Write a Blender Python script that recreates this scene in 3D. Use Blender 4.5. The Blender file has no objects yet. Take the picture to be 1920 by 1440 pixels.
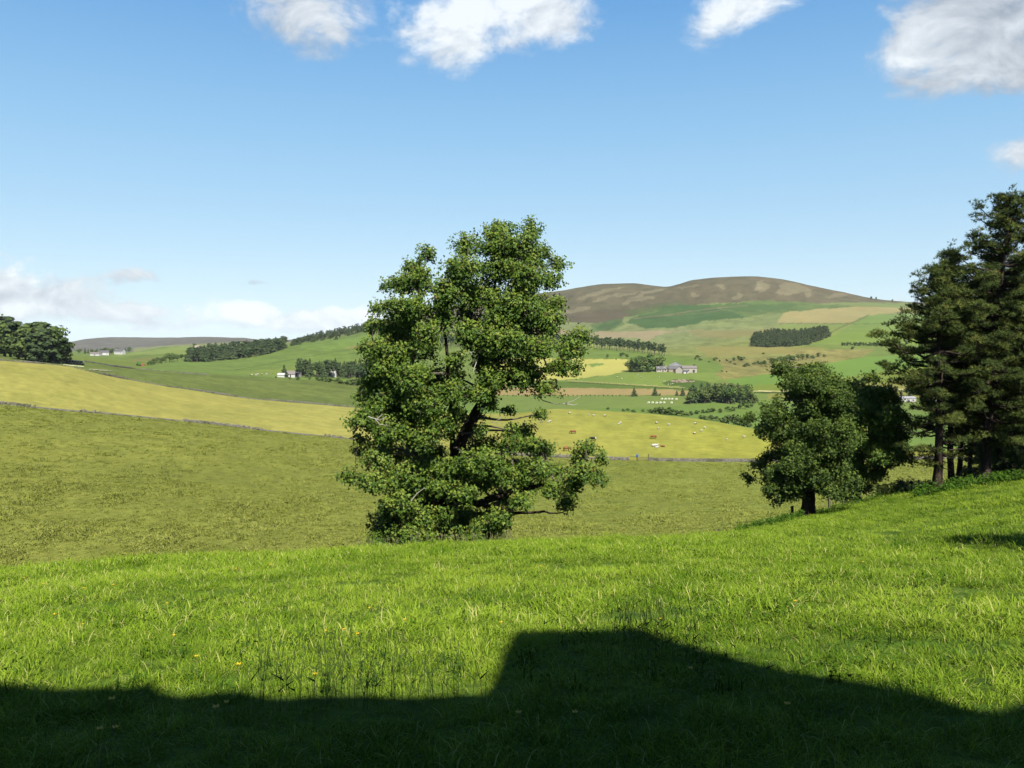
import bpy, math, random
import numpy as np
from math import radians, sin, cos, pi
rnd = random.Random(7)
rs = np.random.RandomState(11)
SC = bpy.context.scene
COL = SC.collection

# ------------------------------------------------------------ camera, world, sun
F = 1550.0; CX = 960.0; CY = 720.0; HOR = 640.0
TH = math.atan((CY - HOR) / F)
cam = bpy.data.cameras.new('camera'); camo = bpy.data.objects.new('camera', cam); COL.objects.link(camo)
cam.sensor_width = 36.0; cam.lens = 36.0 * F / 1920.0; cam.clip_start = 0.1; cam.clip_end = 30000
camo.location = (0, 0, 0); camo.rotation_euler = (pi / 2 - TH, 0, 0)
SC.camera = camo
AZ, EL = radians(22), radians(49)            # sun behind the viewer and to the right
S = np.array([cos(EL) * sin(AZ), -cos(EL) * cos(AZ), sin(EL)])
SC.view_settings.view_transform = 'Standard'; SC.view_settings.look = 'None'
SC.view_settings.gamma = 1.0; SC.view_settings.use_curve_mapping = False
SC.view_settings.exposure = 1.6
SC.cycles.use_denoising = True
SC.cycles.max_bounces = 6; SC.cycles.diffuse_bounces = 3; SC.cycles.glossy_bounces = 2
SC.cycles.transmission_bounces = 3; SC.cycles.transparent_max_bounces = 8
SC.cycles.caustics_reflective = False; SC.cycles.caustics_refractive = False
sun = bpy.data.lights.new('sun', 'SUN'); suno = bpy.data.objects.new('sun', sun); COL.objects.link(suno)
sun.energy = 5.0; sun.angle = radians(0.5); sun.color = (1.0, 0.955, 0.88)
import mathutils
suno.rotation_euler = mathutils.Vector(S).to_track_quat('Z', 'Y').to_euler()
suno.location = (20, -20, 30)

class N:
    """small node-tree helper"""
    def __init__(s, tree): s.t = tree; s.n = tree.nodes; s.l = tree.links
    def new(s, typ, **kw):
        n = s.n.new(typ)
        for k, v in kw.items(): setattr(n, k, v)
        return n
    def put(s, sock, v):
        if isinstance(v, bpy.types.NodeSocket): s.l.new(v, sock)
        elif v is not None: sock.default_value = v
    def m(s, op, a, b=None, c=None, clamp=False):
        n = s.new('ShaderNodeMath', operation=op); n.use_clamp = clamp
        s.put(n.inputs[0], a)
        if b is not None: s.put(n.inputs[1], b)
        if c is not None: s.put(n.inputs[2], c)
        return n.outputs[0]
    def mix(s, f, a, b, blend='MIX'):
        n = s.new('ShaderNodeMix', data_type='RGBA', blend_type=blend)
        s.put(n.inputs[0], f); s.put(n.inputs[6], a); s.put(n.inputs[7], b)
        return n.outputs[2]
    def noise(s, vec, scale, detail=3.0, rough=0.55, dist=0.0):
        n = s.new('ShaderNodeTexNoise'); s.put(n.inputs['Vector'], vec)
        n.inputs['Scale'].default_value = scale; n.inputs['Detail'].default_value = detail
        n.inputs['Roughness'].default_value = rough; n.inputs['Distortion'].default_value = dist
        return n.outputs[0]
    def mapping(s, vec, scale=(1, 1, 1), loc=(0, 0, 0)):
        n = s.new('ShaderNodeMapping'); s.put(n.inputs[0], vec)
        n.inputs['Scale'].default_value = scale; n.inputs['Location'].default_value = loc
        return n.outputs[0]
    def ramp(s, f, lo, hi, a=0.0, b=1.0):
        n = s.new('ShaderNodeMapRange', interpolation_type='SMOOTHSTEP'); s.put(n.inputs[0], f)
        n.inputs[1].default_value = lo; n.inputs[2].default_value = hi
        n.inputs[3].default_value = a; n.inputs[4].default_value = b
        return n.outputs[0]

SKY = 0.05
W = bpy.data.worlds.new('World'); SC.world = W; W.use_nodes = True
w = N(W.node_tree); w.n.clear()
out = w.new('ShaderNodeOutputWorld'); bg = w.new('ShaderNodeBackground'); w.l.new(bg.outputs[0], out.inputs[0])
bg.inputs[1].default_value = SKY
sky = w.new('ShaderNodeTexSky', sky_type='NISHITA'); sky.sun_disc = False
sky.sun_elevation = EL; sky.sun_rotation = pi - AZ
sky.altitude = 250; sky.air_density = 1.0; sky.dust_density = 0.4; sky.ozone_density = 2.0
tc = w.new('ShaderNodeTexCoord'); sep = w.new('ShaderNodeSeparateXYZ'); w.l.new(tc.outputs['Generated'], sep.inputs[0])
X_, Y_, Z_ = sep.outputs
az = w.m('ARCTAN2', X_, Y_); el = w.m('ARCSINE', w.m('MINIMUM', w.m('MAXIMUM', Z_, -0.999), 0.999))
cmb = w.new('ShaderNodeCombineXYZ'); w.l.new(az, cmb.inputs[0]); w.l.new(w.m('MULTIPLY', el, 1.5), cmb.inputs[1])
P2 = cmb.outputs[0]
def azel(px, py):
    u = (px - CX) / F; v = (CY - py) / F
    y = cos(TH) + v * sin(TH); z = -sin(TH) + v * cos(TH)
    return math.atan2(u, y), math.asin(z / math.sqrt(u * u + y * y + z * z))
n1 = w.noise(P2, 11.0, 10, 0.6, 0.5); n1c = w.m('SUBTRACT', n1, 0.5)
n2 = w.noise(w.mapping(P2, loc=(0.006, -0.016, 0.0)), 11.0, 10, 0.6, 0.5)
nf = w.noise(P2, 34.0, 7, 0.62, 0.3); nfc = w.m('SUBTRACT', nf, 0.5)
# px, py, rx, ry, density, brightness
CL = [(540, 15, 150, 84, .86, .80), (625, 70, 66, 50, .5, .86), (880, 62, 135, 72, 1.15, .98), (1010, 20, 150, 62, 1.0, .93), (770, 112, 60, 22, .25, .9),
      (1345, 42, 80, 58, .85, .95), (1440, 5, 90, 36, .7, .9), (1850, 34, 152, 100, 1.2, .68), (1722, 112, 80, 54, 1.1, .96),
      (1900, 130, 110, 42, 1.1, .80), (1908, 288, 52, 40, .9, .85),
      (30, 538, 110, 36, 1.05, .88), (130, 556, 80, 24, .85, .84), (90, 588, 190, 20, .85, .88), (240, 516, 56, 17, .95, .82), (265, 582, 60, 16, .8, .84), (215, 592, 35, 10, .5, .95),
      (455, 578, 70, 22, 1.2, 1.08), (520, 603, 160, 20, 1.0, .92), (650, 596, 110, 26, 1.1, .96), (300, 612, 70, 13, .6, .84), (490, 530, 34, 7, .55, .72),
      (1095, 538, 26, 10, .45, .74), (1660, 524, 50, 8, .5, .72), (1750, 560, 90, 10, .5, .9), (860, 612, 160, 14, .5, .9),
      (-330, 470, 210, 60, 1., .85), (-420, 120, 180, 90, 1., .85), (2300, 420, 220, 70, 1., .85), (2250, 560, 260, 30, .8, .85), (300, -260, 260, 90, 1., .85),
      (1200, -300, 300, 100, 1.1, .85), (2300, -60, 230, 120, 1., .8)]
mask = None; bri = None
for (px, py, rx, ry, dn, br) in CL:
    a0, e0 = azel(px, py); lw = 1.0 if py < 400 else 1.0; ra = rx / F * lw; re = ry / F * lw
    du = w.m('MULTIPLY', w.m('SUBTRACT', az, a0), 1 / ra); dv = w.m('MULTIPLY', w.m('SUBTRACT', el, e0), 1 / re)
    d2 = w.m('ADD', w.m('MULTIPLY', du, du), w.m('MULTIPLY', dv, dv))
    g = w.m('MULTIPLY', w.m('EXPONENT', w.m('MULTIPLY', d2, -1.25)), dn)
    gb = w.m('MULTIPLY', g, w.m('ADD', w.m('MULTIPLY', dv, 0.10), br))
    mask = g if mask is None else w.m('ADD', mask, g); bri = gb if bri is None else w.m('ADD', bri, gb)
brn = w.m('DIVIDE', bri, w.m('ADD', mask, 0.001))
mk = w.m('ADD', w.m('MINIMUM', mask, 1.15), w.m('ADD', w.m('MULTIPLY', n1c, 1.9), w.m('MULTIPLY', nfc, w.ramp(el, 0.06, 0.2, 1.9, 0.9))))
mk = w.m('MULTIPLY', mk, w.ramp(mask, 0.06, 0.30))
# scattered clouds over the rest of the sky, behind and above the viewer
gm = w.m('MULTIPLY', w.ramp(w.m('ABSOLUTE', az), 0.95, 1.4), w.ramp(el, 0.02, 0.12))
gl = w.m('MULTIPLY', w.ramp(w.noise(P2, 2.6, 8, 0.55, 0.3), 0.52, 0.72), gm)
alpha = w.m('MAXIMUM', w.ramp(mk, 0.36, 1.12, 0.0, 0.92), gl)
shade = w.m('ADD', brn, w.m('ADD', w.m('MULTIPLY', w.m('SUBTRACT', n1, n2), 0.75), w.m('MULTIPLY', w.ramp(mk, 0.5, 1.3), 0.06)))
shade = w.m('MINIMUM', w.m('MAXIMUM', shade, 0.48), 1.04)
shade2 = w.m('POWER', shade, 1.9)
cc = w.new('ShaderNodeCombineXYZ')
w.put(cc.inputs[0], w.m('MULTIPLY', shade2, 0.84 / SKY * .355)); w.put(cc.inputs[1], w.m('MULTIPLY', w.m('POWER', shade, 1.78), 0.90 / SKY * .35)); w.put(cc.inputs[2], w.m('MULTIPLY', w.m('POWER', shade, 1.55), 0.93 / SKY * .35))
hs = w.new('ShaderNodeHueSaturation'); hs.inputs['Saturation'].default_value = 1.1; hs.inputs['Value'].default_value = 1.0
w.l.new(sky.outputs[0], hs.inputs['Color'])
cr = w.new('ShaderNodeValToRGB'); w.l.new(w.m('DIVIDE', w.m('MAXIMUM', el, 0.0), pi / 2), cr.inputs[0])
EXPK = 1 / (2 ** 1.6)
def skc(r, g, b): f = lambda c: ((c / 255 + .055) / 1.055) ** 2.4 * EXPK; return (f(r), f(g), f(b), 1)
e = cr.color_ramp.elements; e[0].position = 0; e[0].color = skc(214, 236, 246); e[1].position = 1; e[1].color = skc(50, 100, 178)
for p_, c_ in ((.035, skc(206, 232, 247)), (.09, skc(180, 219, 245)), (.16, skc(150, 202, 241)), (.25, skc(106, 170, 230)), (.5, skc(70, 130, 208))): q_ = e.new(p_); q_.color = c_
grad = w.mix(1.0, cr.outputs[0], (1 / SKY, 1 / SKY, 1 / SKY, 1), 'MULTIPLY')
SKYCOL = w.mix(0.80, hs.outputs[0], grad)
w.l.new(w.mix(alpha, SKYCOL, cc.outputs[0]), bg.inputs[0])

# ------------------------------------------------------------ helpers
def lin(r, g, b, k=1.0):
    f = lambda c: ((c / 255) / 12.92 if c / 255 <= .04045 else ((c / 255 + .055) / 1.055) ** 2.4) * k
    return (f(r), f(g), f(b), 1.0)

def world(px, py, d):
    px = np.asarray(px, float); py = np.asarray(py, float); d = np.asarray(d, float)
    u = (px - CX) / F; v = (CY - py) / F
    yy = cos(TH) + v * sin(TH); zz = -sin(TH) + v * cos(TH)
    k = d / yy
    return np.stack(np.broadcast_arrays(u * k, d + 0 * u, zz * k), -1)
def project(p):
    p = np.asarray(p, float)
    fy = p[..., 1] * cos(TH) - p[..., 2] * sin(TH); up = p[..., 1] * sin(TH) + p[..., 2] * cos(TH)
    return CX + F * p[..., 0] / fy, CY - F * up / fy

def pchip(xk, yk, x):
    xk = np.asarray(xk, float); yk = np.asarray(yk, float); h = np.diff(xk); dl = np.diff(yk, axis=0)
    dl = (dl.T / h).T
    m = np.zeros_like(yk)
    w1 = 2 * h[1:] + h[:-1]; w2 = h[1:] + 2 * h[:-1]
    a, b = dl[:-1], dl[1:]
    with np.errstate(divide='ignore', invalid='ignore'):
        hm = ((w1 + w2) / ((w1 / a.T) + (w2 / b.T))).T
    m[1:-1] = np.where(a * b > 0, hm, 0); m[0] = dl[0]; m[-1] = dl[-1]
    x = np.clip(x, xk[0], xk[-1]); i = np.clip(np.searchsorted(xk, x) - 1, 0, len(h) - 1)
    t = (x - xk[i]) / h[i]; hh = h[i]
    if yk.ndim > 1: t = t[:, None]; hh = hh[:, None]
    return (2*t**3 - 3*t**2 + 1) * yk[i] + (t**3 - 2*t**2 + t) * hh * m[i] + (-2*t**3 + 3*t**2) * yk[i+1] + (t**3 - t**2) * hh * m[i+1]

def vnoise(x, y, seed=0):
    x = np.asarray(x, float); y = np.asarray(y, float)
    xi = np.floor(x); yi = np.floor(y); fx = x - xi; fy = y - yi
    fx = fx*fx*(3-2*fx); fy = fy*fy*(3-2*fy)
    def h(a, b):
        v = np.sin(a * 127.1 + b * 311.7 + seed * 74.7) * 43758.5453
        return v - np.floor(v)
    return (h(xi, yi)*(1-fx) + h(xi+1, yi)*fx)*(1-fy) + (h(xi, yi+1)*(1-fx) + h(xi+1, yi+1)*fx)*fy
def fbm(x, y, seed=0, o=3):
    s = 0; a = 1; t = 0
    for i in range(o): s = s + a * (vnoise(x * 2**i, y * 2**i, seed + i) - .5); t += a; a *= .5
    return s / t

class MB:
    """collects vertices and faces, builds ONE mesh"""
    def __init__(s): s.v = []; s.f = []; s.n = 0; s.mi = []; s.att = []
    def add(s, v, faces, mat=0, tint=0.5):
        v = np.asarray(v, float).reshape(-1, 3); faces = np.asarray(faces, int)
        s.v.append(v); s.f.append(faces + s.n); s.n += len(v); s.mi.append(np.full(len(faces), mat))
        s.att.append(np.full(len(v), tint) if np.isscalar(tint) else np.asarray(tint, float))
    def mesh(s, name, mats, smooth=False):
        me = bpy.data.meshes.new(name)
        v = np.concatenate(s.v); me.vertices.add(len(v)); me.vertices.foreach_set('co', v.ravel())
        tot = np.concatenate([np.full(len(f), f.shape[1]) for f in s.f]); loops = np.concatenate([f.ravel() for f in s.f])
        me.loops.add(len(loops)); me.loops.foreach_set('vertex_index', loops)
        me.polygons.add(len(tot)); me.polygons.foreach_set('loop_start', np.concatenate([[0], np.cumsum(tot)[:-1]]))
        me.polygons.foreach_set('material_index', np.concatenate(s.mi))
        me.polygons.foreach_set('use_smooth', np.full(len(tot), smooth))
        for m in (mats if isinstance(mats, (list, tuple)) else [mats]): me.materials.append(m)
        a = me.attributes.new('tint', 'FLOAT', 'POINT'); a.data.foreach_set('value', np.concatenate(s.att))
        me.update(calc_edges=True); me.validate()
        return me
    def build(s, name, mats, parent=None, smooth=False):
        return link(name, s.mesh(name, mats, smooth), parent)
    def box(s, c, d, rz=0.0, mat=0, tint=.5, jit=0.0):
        b = np.array([[x, y, z] for x in (-.5, .5) for y in (-.5, .5) for z in (-.5, .5)]) * d
        if jit: b = b + rs.uniform(-jit, jit, b.shape)
        cr, sr = cos(rz), sin(rz); b = b @ np.array([[cr, sr, 0], [-sr, cr, 0], [0, 0, 1]])
        s.add(b + c, [[0, 1, 3, 2], [4, 6, 7, 5], [0, 4, 5, 1], [2, 3, 7, 6], [0, 2, 6, 4], [1, 5, 7, 3]], mat, tint)
    def tube(s, pts, rad, seg=7, mat=0, tint=.5, rough=0.0):
        pts = np.asarray(pts, float); n = len(pts); rad = np.broadcast_to(np.asarray(rad, float), (n,))
        t = np.gradient(pts, axis=0); t /= np.linalg.norm(t, axis=1)[:, None] + 1e-9
        ref = np.array([0.3, 1., .1]) if abs(t[0][1]) < .8 else np.array([1., 0, 0])
        a = np.cross(t, ref); a /= np.linalg.norm(a, axis=1)[:, None]; b = np.cross(t, a)
        an = np.arange(seg) / seg * 2 * pi
        rr = rad[:, None] * (1 + (rs.uniform(-rough, rough, (n, seg)) if rough else 0))
        v = pts[:, None, :] + rr[..., None] * (np.cos(an)[None, :, None] * a[:, None, :] + np.sin(an)[None, :, None] * b[:, None, :])
        i = np.arange(n - 1)[:, None] * seg; j = np.arange(seg)[None, :]; k = (j + 1) % seg
        f = np.stack([i + j, i + k, i + k + seg, i + j + seg], -1).reshape(-1, 4)
        s.add(v.reshape(-1, 3), f, mat, tint)
        for e, o in ((0, 1), (n - 1, 0)):
            ring = np.arange(seg) + e * seg
            s.f.append((ring[::-1] if e else ring)[None, :] + s.n - n * seg); s.mi.append(np.array([mat]))
    def blob(s, c, r, seg=8, rings=6, mat=0, tint=.5, rz=0.0):
        th = np.linspace(0, pi, rings + 1)[1:-1]; an = np.arange(seg) / seg * 2 * pi
        v = np.stack([np.sin(th)[:, None] * np.cos(an), np.sin(th)[:, None] * np.sin(an), np.cos(th)[:, None] + 0 * an], -1).reshape(-1, 3)
        v = np.concatenate([v, [[0, 0, 1], [0, 0, -1]]]) * r
        cr, sr = cos(rz), sin(rz); v = v @ np.array([[cr, sr, 0], [-sr, cr, 0], [0, 0, 1]]) + c
        base = s.n; nr = rings - 1
        q = [[i*seg+j, i*seg+(j+1) % seg, (i+1)*seg+(j+1) % seg, (i+1)*seg+j] for i in range(nr-1) for j in range(seg)]
        s.add(v, q, mat, tint)
        t = [[nr*seg, (j+1) % seg, j] for j in range(seg)] + [[nr*seg+1, (nr-1)*seg+j, (nr-1)*seg+(j+1) % seg] for j in range(seg)]
        s.f.append(np.array(t) + base); s.mi.append(np.full(len(t), mat))
    def scatter(s, tmpl, faces, pos, nrm, size, tint, mat=0, r=rs):
        """one copy of the template per position; local z along nrm, random spin"""
        n = len(pos)
        if n == 0: return
        nrm = nrm / (np.linalg.norm(nrm, axis=1)[:, None] + 1e-9)
        rv = r.normal(size=(n, 3)); a = np.cross(nrm, rv); a /= np.linalg.norm(a, axis=1)[:, None] + 1e-9; b = np.cross(nrm, a)
        R = np.stack([a, b, nrm], 1) * np.asarray(size, float).reshape(-1, 1, 1)
        v = np.einsum('kc,ncd->nkd', tmpl, R) + pos[:, None, :]
        f = (np.asarray(faces)[None] + (np.arange(n) * len(tmpl))[:, None, None]).reshape(-1, np.asarray(faces).shape[1])
        s.add(v.reshape(-1, 3), f, mat, np.repeat(np.broadcast_to(tint, (n,)), len(tmpl)))

def link(name, data, parent=None):
    o = bpy.data.objects.new(name, data); COL.objects.link(o)
    if parent is not None: o.parent = parent
    return o
def tag(o, label=None, cat=None, group=None, kind=None):
    if label: o['label'] = label
    if cat: o['category'] = cat
    if group: o['group'] = group
    if kind: o['kind'] = kind
    return o
def thing(name, loc, label, cat, group=None, rz=0.0):
    o = bpy.data.objects.new(name, None); COL.objects.link(o); o.location = loc; o.rotation_euler = (0, 0, rz); o.empty_display_size = .3
    return tag(o, label, cat, group)
def inst(name, me, loc, label=None, cat=None, group=None, sc=1.0, rz=0.0, parent=None):
    o = bpy.data.objects.new(name, me); COL.objects.link(o); o.location = loc
    o.scale = (sc, sc, sc) if np.isscalar(sc) else sc; o.rotation_euler = (0, 0, rz)
    if parent is not None: o.parent = parent
    return tag(o, label, cat, group)
def copy_tree(o, parent=None):
    c = o.copy(); COL.objects.link(c)
    if parent is not None: c.parent = parent
    for ch in [x for x in bpy.data.objects if x.parent == o]: copy_tree(ch, c)
    return c

# ------------------------------------------------------------ materials
def A(c, k=.41): return (c[0] * k, c[1] * k, c[2] * k, 1)
def mat(name, base, rough=.8, spec=.3, noise=None, bump=None, tintmix=None, transl=None, objvar=None, metal=0.0, coord='pos', posnoise=None):
    base = A(base)
    if isinstance(tintmix, list): tintmix = [(p, A(c)) for p, c in tintmix]
    elif tintmix is not None: tintmix = A(tintmix)
    if objvar is not None: objvar = (objvar[0], A(objvar[1]))
    if noise is not None: noise = [(a, A(c), f, lo, hi) for a, c, f, lo, hi in noise]
    if transl is not None: transl = (transl[0], A(transl[1]))
    m = bpy.data.materials.new(name); m.use_nodes = True; t = N(m.node_tree); bs = t.n['Principled BSDF']
    if coord == 'pos': vec = t.new('ShaderNodeNewGeometry').outputs['Position']
    else: vec = t.new('ShaderNodeTexCoord').outputs['Object']
    col = base
    if tintmix is not None:
        at = t.new('ShaderNodeAttribute', attribute_name='tint').outputs['Fac']
        if isinstance(tintmix, list):
            cr = t.new('ShaderNodeValToRGB'); t.l.new(at, cr.inputs[0])
            e = cr.color_ramp.elements; e[0].position = 0; e[0].color = base; e[1].position = tintmix[0][0]; e[1].color = tintmix[0][1]
            for p, c in tintmix[1:]: k = e.new(p); k.color = c
            col = cr.outputs[0]
        else: col = t.mix(at, base, tintmix)
    if objvar is not None:
        oi = t.new('ShaderNodeObjectInfo').outputs['Random']; col = t.mix(t.m('MULTIPLY', oi, objvar[0]), col, objvar[1])
    if noise is not None:
        for (sc, c2, f, lo, hi) in noise:
            col = t.mix(t.ramp(t.noise(vec, sc, 4), lo, hi, 0, f), col, c2)
    t.put(bs.inputs['Base Color'], col)
    bs.inputs['Roughness'].default_value = rough; bs.inputs['Specular IOR Level'].default_value = spec; bs.inputs['Metallic'].default_value = metal
    if bump is not None:
        b = t.new('ShaderNodeBump'); b.inputs['Strength'].default_value = bump[1]; b.inputs['Distance'].default_value = bump[2]
        t.l.new(t.noise(vec, bump[0], 5), b.inputs['Height']); t.l.new(b.outputs[0], bs.inputs['Normal'])
    if transl is not None:
        tr = t.new('ShaderNodeBsdfTranslucent'); t.put(tr.inputs[0], t.mix(.5, col, transl[1]))
        mx = t.new('ShaderNodeMixShader'); mx.inputs[0].default_value = transl[0]
        t.l.new(bs.outputs[0], mx.inputs[1]); t.l.new(tr.outputs[0], mx.inputs[2]); t.l.new(mx.outputs[0], t.n['Material Output'].inputs[0])
    return m

M_bark = mat('sycamore_bark', (.040, .028, .019, 1), .9, .1, noise=[(1.2, (.075, .058, .042, 1), .7, .45, .65), (6, (.03, .022, .016, 1), .6, .5, .7)], bump=(9, .6, .06))
M_barkp = mat('pine_bark', (.055, .040, .032, 1), .9, .05, noise=[(2.0, (.11, .078, .058, 1), .7, .45, .65), (7, (.035, .025, .02, 1), .6, .5, .7)], bump=(9, .6, .06))
M_twig = mat('grey_twig', (.14, .115, .09, 1), .9, .1, noise=[(2, (.30, .27, .23, 1), .8, .5, .7)])
M_dead = mat('dead_twig', (.45, .42, .36, 1), .8, .2)
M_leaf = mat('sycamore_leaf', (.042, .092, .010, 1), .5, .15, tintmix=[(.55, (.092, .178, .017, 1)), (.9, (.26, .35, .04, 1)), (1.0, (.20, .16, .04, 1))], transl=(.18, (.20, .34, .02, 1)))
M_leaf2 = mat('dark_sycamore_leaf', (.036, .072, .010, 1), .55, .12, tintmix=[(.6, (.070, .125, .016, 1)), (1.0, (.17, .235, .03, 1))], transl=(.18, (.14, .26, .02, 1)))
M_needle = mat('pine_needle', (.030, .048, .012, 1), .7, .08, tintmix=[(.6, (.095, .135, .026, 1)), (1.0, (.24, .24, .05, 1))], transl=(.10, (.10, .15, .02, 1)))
M_farleaf = mat('far_leaf', (.055, .105, .028, 1), .9, .03, tintmix=(.13, .21, .05, 1), objvar=(.6, (.14, .16, .05, 1)))
M_farneedle = mat('far_needle', (.045, .085, .036, 1), .9, .03, tintmix=(.10, .155, .055, 1), objvar=(.5, (.11, .125, .05, 1)))
M_farbark = mat('far_bark', (.13, .10, .075, 1), .9, .1)
M_stone = mat('field_stone', (.19, .175, .14, 1), .9, .2, tintmix=(.36, .34, .28, 1), noise=[(.35, (.10, .11, .05, 1), .7, .5, .62)])
M_wood = mat('weathered_post', (.16, .14, .11, 1), .85, .2, noise=[(3, (.07, .06, .05, 1), .7, .4, .7)])

def ground_material(name, near=False):
    m = bpy.data.materials.new(name); m.use_nodes = True; t = N(m.node_tree); bs = t.n['Principled BSDF']
    pos = t.new('ShaderNodeNewGeometry').outputs['Position']
    col = t.new('ShaderNodeAttribute', attribute_name='col').outputs['Color']
    am = t.new('ShaderNodeAttribute', attribute_name='mott').outputs['Fac']
    st = t.mapping(pos, (.55, 1.0, .6))
    fine = t.noise(st, .9, 4, .6, .6); mid = t.noise(st, .16, 4, .6, .8); big = t.noise(pos, .021, 4, .55, .5)
    v = t.m('ADD', t.m('MULTIPLY', t.m('SUBTRACT', fine, .5), 1.5), t.m('ADD', t.m('MULTIPLY', t.m('SUBTRACT', mid, .5), 1.3), t.m('MULTIPLY', t.m('SUBTRACT', big, .5), .8)))
    v = t.m('MULTIPLY', v, am)
    k = t.m('MAXIMUM', t.m('ADD', 1.0, v), .25)
    g = t.new('ShaderNodeCombineXYZ'); t.put(g.inputs[0], t.m('POWER', k, 1.2)); t.put(g.inputs[1], k); t.put(g.inputs[2], t.m('POWER', k, 1.1))
    c2 = t.mix(1.0, col, g.outputs[0], 'MULTIPLY')
    t.put(bs.inputs['Base Color'], c2); bs.inputs['Roughness'].default_value = .95; bs.inputs['Specular IOR Level'].default_value = .05
    b = t.new('ShaderNodeBump'); b.inputs['Strength'].default_value = .9; b.inputs['Distance'].default_value = .5
    t.l.new(t.m('MULTIPLY', t.m('ADD', fine, mid), am), b.inputs['Height']); t.l.new(b.outputs[0], bs.inputs['Normal'])
    return m
M_ground = ground_material('field_ground')
M_heath = ground_material('heather_ground')

# ------------------------------------------------------------ the foreground pasture
QX = [-90, -60, -21.7, 0, 11, 20, 27.7, 37, 60, 110]; QZ = [-5, -3.3, -.77, 0, .15, 1.0, 2.4, 3.7, 6.3, 12]
def gz(x, y):
    x = np.atleast_1d(np.asarray(x, float)); y = np.atleast_1d(np.asarray(y, float))
    sh = x.shape; x = x.ravel(); y = y.ravel()
    q = pchip(QX, QZ, x)
    yy = np.where(y > 0, y, y * .25)
    yc = np.interp(x, [-30, 0, 8, 14, 20, 27, 37, 60], [33, 44.5, 47, 53, 60, 65, 68, 70])
    fall = .36 * 3.5 * np.log1p(np.exp(np.clip((y - yc) / 3.5, -30, 30)))
    near = np.clip(y / 6, 0, 1)
    und = (.26 * fbm(x * .16, y * .16, 3) + .16 * fbm(x * .6, y * .6, 5)) * near
    return (-(1.6 + .2 * yy) + q - fall + und).reshape(sh)
def G(x, y): return float(gz(x, y)[0])
def gpix(px, d):
    x = (px - CX) / F * d * .998
    z = G(x, d); _, py = project(np.array([x, d, z])); return (x, d, z), py

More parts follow.
